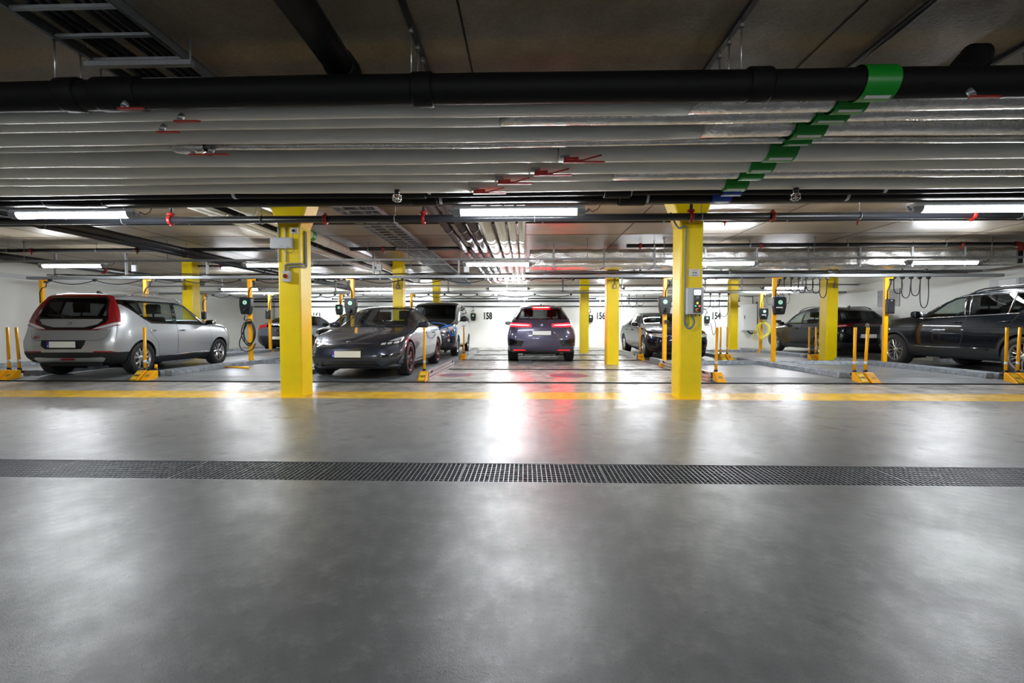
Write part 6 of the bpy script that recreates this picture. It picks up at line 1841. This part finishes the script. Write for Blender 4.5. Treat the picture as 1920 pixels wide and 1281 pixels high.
# blue cable of the charging sedan
hang_cable([(-4.36, 11.65, 1.38), (-4.2, 12.4, 1.1), (-3.9, 13.42, 1.06), (-3.2, 13.42, 1.13), (-2.55, 13.3, 1.15), (-2.25, 12.9, 1.10), (-2.17, 12.75, 1.08), (-2.13, 12.7, .95), (-2.02, 12.6, .78), (-1.92, 12.6, .80), (-1.90, 12.6, .98), (-2.0, 12.65, 1.06), (-2.12, 12.62, 1.07), (-2.22, 12.5, 1.02), (-2.31, 12.45, .97)], 'cable_blue', 'bright blue charging cable looping beside the rear of the charging sedan', .014)

# ------------------------------------------------------------------ festoon cables under the bright rails
def festoon(x0, x1, y, z, n, drop, label, deep_last=0., mk='cable_black', r=.011, trolleys=True, jitter=0.):
    rnd = random.Random(int(abs(x0 * 100) + n))
    t = thing('festoon_cable', label, 'festoon cable', (0, y, z), 0, 'festoon cables under the rails')
    pts = []; tr = []
    for k in range(n):
        a, b = x0 + (x1 - x0) * k / n, x0 + (x1 - x0) * (k + 1) / n
        d = drop * rnd.uniform(1 - jitter, 1 + jitter) + (deep_last if k == n - 1 else 0)
        tr.append(a)
        tall = d > (b - a) * .8
        for q in range(14):
            u = q / 14
            zz = -d * (sin(pi * u) ** (.55 if tall else 1.0)); bulge = 0
            if tall: bulge = .35 * (b - a) * sin(2 * pi * u) * -.5
            pts.append((a + (b - a) * u + bulge, .02 * sin(k * 1.7), zz - .03))
    pts.append((x1, 0, -.03)); tr.append(x1)
    m = MB(); m.tube(pts, r, 7); m.build('cable', M[mk], t)
    if trolleys:
        for a in tr:
            m = MB(); m.box(a - .035, a + .035, -.03, .03, -.045, 0); m.tube([(a - .03, 0, -.045), (a, 0, -.06), (a + .03, 0, -.045)], .01, 6); m.build('trolley', M['black_plastic'], t)
    return t
zr1, zr2 = 2.262, 2.252
festoon(-12.4, -10.0, 11.8, zr1, 2, .10, 'slack black cable under the front rail above the silver hatchback')
festoon(-9.6, -7.35, 11.8, zr1, 3, .07, 'slack black cable under the front rail between the two left orange poles')
festoon(-6.9, -4.7, 11.8, zr1, 3, .08, 'slack black cable under the front rail behind the left column')
festoon(-4.2, -1.0, 11.8, zr1, 3, .09, 'slack black cable under the front rail above the charging sedan')
festoon(-.9, 1.2, 11.8, zr1, 2, .06, 'slack thin red cable under the front rail above the lane', mk='red_paint', r=.006)
festoon(3.75, 4.5, 11.8, zr1, 3, .36, 'bunched black cable loops under the front rail right of the lane pole', jitter=.2)
festoon(6.45, 7.5, 11.8, zr1, 6, .34, 'six bunched black cable loops under the front rail, the last one deepest', .18, jitter=.12)
festoon(9.12, 9.95, 11.8, zr1, 4, .44, 'long black cable loops under the front rail above the hood of the large black SUV', .24, jitter=.2)
festoon(-11.9, -9.9, 17.4, zr2, 3, .09, 'slack black cable under the rear rail at the far left')
festoon(-9.4, -7.2, 17.4, zr2, 4, .10, 'slack black cable under the rear rail behind the left column')
festoon(-6.7, -1.2, 17.4, zr2, 9, .09, 'long scalloped black cable under the rear rail above the van')
festoon(-1.0, 1.7, 17.4, zr2, 2, .10, 'slack black cable under the rear rail above the moving SUV')
festoon(3.3, 4.4, 17.4, zr2, 4, .42, 'bunched black cable loops under the rear rail right of the mid lane column', jitter=.15)
festoon(6.5, 7.5, 17.4, zr2, 3, .50, 'black cable loops under the rear rail above number 154', .25, jitter=.2)
festoon(8.9, 9.7, 17.4, zr2, 4, .40, 'black cable loops under the rear rail near the cabinet', jitter=.2)

# ------------------------------------------------------------------ fittings on the left near column
yf = 6.718
t = thing('router_box', 'light grey rectangular wireless box on the left near column', 'router', (-3.53, yf - .032, 2.245))
m = MB(); m.box(-.16, .16, -.05, 0, -.078, .078); m.build('casing', M['grey_plastic'], t, bevel=.012)
m = MB(); m.box(-.02, .05, -.0512, -.05, -.052, -.046); m.build('print_line', M['mid_plastic'], t)
m = MB(); m.box(.09, .12, -.0515, -.05, -.066, -.058); m.build('badge', M['mid_plastic'], t)
for i, x in enumerate((-3.60, -3.49)):
    m = MB(); m.tube([(x, yf - .014, 1.98), (x, yf - .014, 2.49)], .012, 10); tag(m.build('cable_duct', M['grey_plastic']), 'pale vertical conduit behind the grey box, %s one' % ('left' if i == 0 else 'right'), 'conduit')
t = thing('wall_socket', 'white power socket with plug high on the left near column', 'socket', (-3.355, yf, 2.43))
m = MB(); m.box(-.05, .05, -.04, 0, -.045, .045); m.build('socket_box', M['white_plastic'], t, bevel=.006)
m = MB(); m.tube([(0, -.04, -.005), (0, -.07, -.012)], .02, 10); m.build('plug', M['black_plastic'], t)
hang_cable([(-3.355, yf - .072, 2.41), (-3.36, yf - .05, 2.3), (-3.34, yf - .03, 2.16), (-3.40, yf - .03, 2.11), (-3.48, yf - .03, 2.11), (-3.52, yf - .03, 2.165)], 'mid_plastic', 'thin grey wire from the white socket to the grey box', .004, 'power_wire')
t = thing('isolator_switch', 'grey isolator box with a red and yellow knob on the left near column', 'switch', (-3.47, yf, 1.765))
m = MB(); m.box(-.06, .06, -.07, 0, -.08, .08); m.build('switch_box', M['grey_plastic'], t, bevel=.01)
m = MB(); m.box(-.035, .035, -.074, -.07, -.04, .04); m.build('knob_plate', M['padlabel'], t, bevel=.004)
m = MB(); m.lathe([(-.105, 1e-4), (-.105, .026), (-.074, .03)], 'y', (0, 0, 0), 20); m.box(-.008, .008, -.118, -.10, -.028, .028); m.build('rotary_knob', M['red_paint'], t)
def conduit(pts, label, r=.014, mk='mid_plastic', clips=()):
    t = hang_cable(pts, mk, label, r, 'conduit')
    return t
xs = -3.29
conduit([(-3.50, yf - .02, 1.84), (-3.50, yf - .02, 1.92), (-3.49, yf - .018, 1.945), (-3.40, yf - .018, 1.95), (-3.30, yf - .016, 1.95), (xs + .016, yf - .01, 1.95), (xs + .018, yf + .08, 1.95), (xs + .018, yf + .12, 1.96), (xs + .018, yf + .13, 2.0), (xs + .018, yf + .13, 2.45)], 'upper grey conduit from the red isolator round the corner of the left near column')
conduit([(-3.455, yf - .02, 1.84), (-3.455, yf - .02, 1.88), (-3.44, yf - .018, 1.905), (-3.36, yf - .018, 1.91), (xs + .014, yf - .012, 1.91), (xs + .018, yf + .10, 1.91), (xs + .018, yf + .155, 1.92), (xs + .018, yf + .16, 1.97), (xs + .018, yf + .16, 2.45)], 'lower grey conduit from the red isolator round the corner of the left near column')
# ------------------------------------------------------------------ fittings on the right near column
yf = 6.688
t = thing('push_button_box', 'light grey control box with black button panel on the right near column', 'control panel', (2.385, yf, 1.395))
m = MB(); m.box(-.115, .115, -.10, 0, -.185, .185); m.build('cabinet', M['grey_plastic'], t, bevel=.008)
m = MB(); m.box(-.03, .075, -.106, -.10, -.165, .165); m.build('button_plate', M['gloss_black'], t, bevel=.003)
m = MB(); m.box(-.022, .067, -.110, -.106, .085, .155); m.build('screen', M['screen_blue'], t)
def button(x, z, r, mk, nm, d=.008):
    m = MB(); m.lathe([(-.106, r), (-.106 - d, r), (-.107 - d, 1e-4)], 'y', (x, 0, z), 18); m.build(nm, M[mk], t)
button(.022, .045, .022, 'mid_plastic', 'speaker'); button(.022, -.03, .013, 'led_yellow', 'button'); button(-.003, -.07, .013, 'led_green', 'button'); button(.05, -.07, .013, 'led_red', 'button')
button(.022, -.125, .026, 'padlabel', 'stop_collar', .005); button(.027, -.125, .018, 'red_paint', 'stop_button', .022)
m = MB()
for k in range(4): m.tube([(-.09 + .055 * k, -.05, -.185), (-.09 + .055 * k, -.05, -.215)], .013, 8)
m.build('cable_gland', M['mid_plastic'], t)
t = thing('notice_plate', 'small white notice plate above the control box on the right near column', 'sign', (2.40, yf, 1.80))
m = MB(); m.box(-.08, .08, -.004, 0, -.052, .052); m.build('plate', M['white_plastic'], t)
m = MB(); m.box(-.038, .038, -.0048, -.004, .028, .04); m.build('orange_print', M['orange'], t)
for x0, x1, z0, z1 in ((-.034, .034, .0, .008), (-.026, -.018, -.018, -.004), (.008, .016, -.018, -.004), (.022, .030, -.018, -.004), (-.04, .04, -.040, -.033)):
    m = MB(); m.box(x0, x1, -.0048, -.004, z0, z1); m.build('black_print', M['sign_text'], t)
xq = 2.265
conduit([(2.07, yf + .05, 2.66), (2.10, yf + .03, 2.56), (2.14, yf + .01, 2.47), (2.17, yf - .012, 2.42), (2.22, yf - .016, 2.44), (xq, yf - .016, 2.46), (xq + .01, yf - .016, 2.40), (xq, yf - .016, 2.2), (xq, yf - .016, 1.5), (xq - .005, yf - .016, 1.12)], 'grey conduit running down the right near column to the control box', .013)
hang_cable([(xq - .005, yf - .02, 1.13), (xq, yf - .022, 1.06), (xq + .05, yf - .022, 1.0), (xq + .10, yf - .03, 1.02), (xq + .135, yf - .04, 1.10), (2.36, yf - .05, 1.19)], 'cable_blue2', 'grey blue cable looping up into the control box', .010, 'control_cable')
hang_cable([(xq + .0, yf - .02, 1.12), (xq + .03, yf - .022, 1.04), (xq + .06, yf - .03, 1.07), (2.305, yf - .05, 1.19)], 'cable_green', 'green cable looping up into the control box', .006, 'control_cable')

# ------------------------------------------------------------------ right wall and back wall fittings
t = thing('louvre_grille', 'grey louvred vent grille on the right wall', 'vent grille', (XR, 15.4, 1.95))
m = MB(); m.box(-.03, 0, -.45, -.42, -.28, .28); m.box(-.03, 0, .42, .45, -.28, .28); m.box(-.03, 0, -.45, .45, .26, .28); m.box(-.03, 0, -.45, .45, -.28, -.26); m.build('frame', M['grey_plastic'], t)
m = MB()
for k in range(11): m.prism([(-.022, -.25 + .047 * k), (-.004, -.215 + .047 * k), (-.002, -.22 + .047 * k), (-.02, -.255 + .047 * k)], 'y', -.42, .42)
m.build('blades', M['grey_plastic'], t)
m = MB(); m.box(-.002, 0, -.42, .42, -.26, .26); m.build('vent_back', M['pit'], t)
for x, y, z, w, h, lab in ((XR, 11.6, 2.08, .35, .22, 'light grey metal box on the right wall above the large black SUV'), (XR, 10.35, 2.02, .22, .14, 'small grey box on the right wall at the picture edge')):
    t = thing('wall_box', lab, 'wall box', (x, y, z), 0, 'boxes on the right wall')
    m = MB(); m.box(-.2, 0, -w, w, -h / 2, h / 2); m.build('casing', M['grey_plastic'], t, bevel=.01)
    m = MB(); m.box(-.204, -.2, -w * .85, w * .3, -h * .4, h * .4); m.build('cover', M['white_plastic'], t)
    m = MB(); m.box(-.03, -.001, -.03, .03, -1.2, -h / 2); m.build('down_trunking', M['mid_plastic'], t)
t = thing('electric_cabinet', 'tall light grey electric cabinet on the back wall at the right corner', 'electric cabinet', (10.85, YB - .001, 1.48))
m = MB(); m.box(-.33, .33, -.25, 0, -.65, .65); m.build('cabinet_body', M['grey_plastic'], t, bevel=.01)
m = MB(); m.box(-.31, .31, -.258, -.25, -.63, .63); d = m.build('cabinet_door', M['white_plastic'], t, bevel=.004)
m = MB(); m.box(-.29, -.26, -.272, -.258, -.08, .08); m.build('handle', M['black_plastic'], d)
m = MB(); m.tube([(.40, -.06, .75), (.42, -.06, -.2), (.38, -.08, -.75), (.1, -.1, -.8), (-.05, -.1, -.66)], .035, 8); m.tube([(.2, -.06, .65), (.2, -.06, 1.0), (-.2, -.06, 1.02)], .02, 8); m.build('feed_cables', M['cable_black'], t)
m = MB(); m.box(10.0, 10.06, YB - .05, YB - .001, 0, 1.2); m.box(10.02, 10.03, YB - .06, YB - .05, .1, 1.1); tag(m.build('wall_post', M['mid_plastic']), 'thin grey upright post on the back wall right of number 154', 'post')
for x, lab in ((-12.6, 'far left'), (-8.9, 'behind the grey liftback')):
    m = MB(); m.tube([(x, YB - .03, 2.28), (x, YB - .03, 1.45)], .02, 8); m.box(x - .02, x + .10, YB - .08, YB - .001, 1.33, 1.47); tag(m.build('wall_conduit', M['mid_plastic']), 'grey conduit with a small box on the back wall, ' + lab, 'conduit')

# ------------------------------------------------------------------ cars in place
def put(fn, x, y_end, z, face, rz=0.):
    """face 'away': tail at y_end; face 'near': nose at y_end"""
    root, c = fn()
    half = c.L / 2
    if face == 'away':
        root.location = (x, y_end + half + c.sp.get('br', .08), z); root.rotation_euler = (0, 0, rz)
    else:
        root.location = (x, y_end + half + c.sp.get('bn', .1), z); root.rotation_euler = (0, 0, pi + rz)
    return root
put(car_silver, -8.72, 8.42, .074, 'away', radians(3.2))
put(car_charging_sedan, -3.19, 8.22, .074, 'near')
put(car_lane_suv, .46, 13.05, .001, 'away')
put(car_black_suv, 10.30, 7.98, .074, 'away')
put(car_van, -3.13, 14.35, .074, 'near')
put(car_blue_sedan, 4.60, 13.72, .074, 'near')
put(car_rear_suv, 10.66, 14.75, .074, 'away')
put(car_liftback, -9.45, 17.6, .074, 'away', radians(-4))
put(car_hidden, -6.02, 14.5, .074, 'near')

# ------------------------------------------------------------------ camera, world, view
cam = bpy.data.cameras.new('camera'); co = bpy.data.objects.new('camera', cam); COL.objects.link(co); SC.camera = co
cam.sensor_width = 36; cam.lens = 870 / 1920 * 36
co.location = (0, 0, 1.04); co.rotation_euler = (pi / 2 - radians(1.876), 0, radians(1.65))
cam.clip_end = 100
w = bpy.data.worlds.new('world'); SC.world = w; w.use_nodes = True
w.node_tree.nodes['Background'].inputs[0].default_value = (.03, .03, .032, 1); w.node_tree.nodes['Background'].inputs[1].default_value = .3
SC.view_settings.view_transform = 'Standard'; SC.view_settings.look = 'None'; SC.view_settings.gamma = 1; SC.view_settings.use_curve_mapping = False
SC.view_settings.exposure = 0.65
SC.cycles.max_bounces = 8; SC.cycles.diffuse_bounces = 4; SC.cycles.glossy_bounces = 4; SC.cycles.transparent_max_bounces = 24
SC.cycles.sample_clamp_indirect = 6
SC.cycles.caustics_reflective = False; SC.cycles.caustics_refractive = False
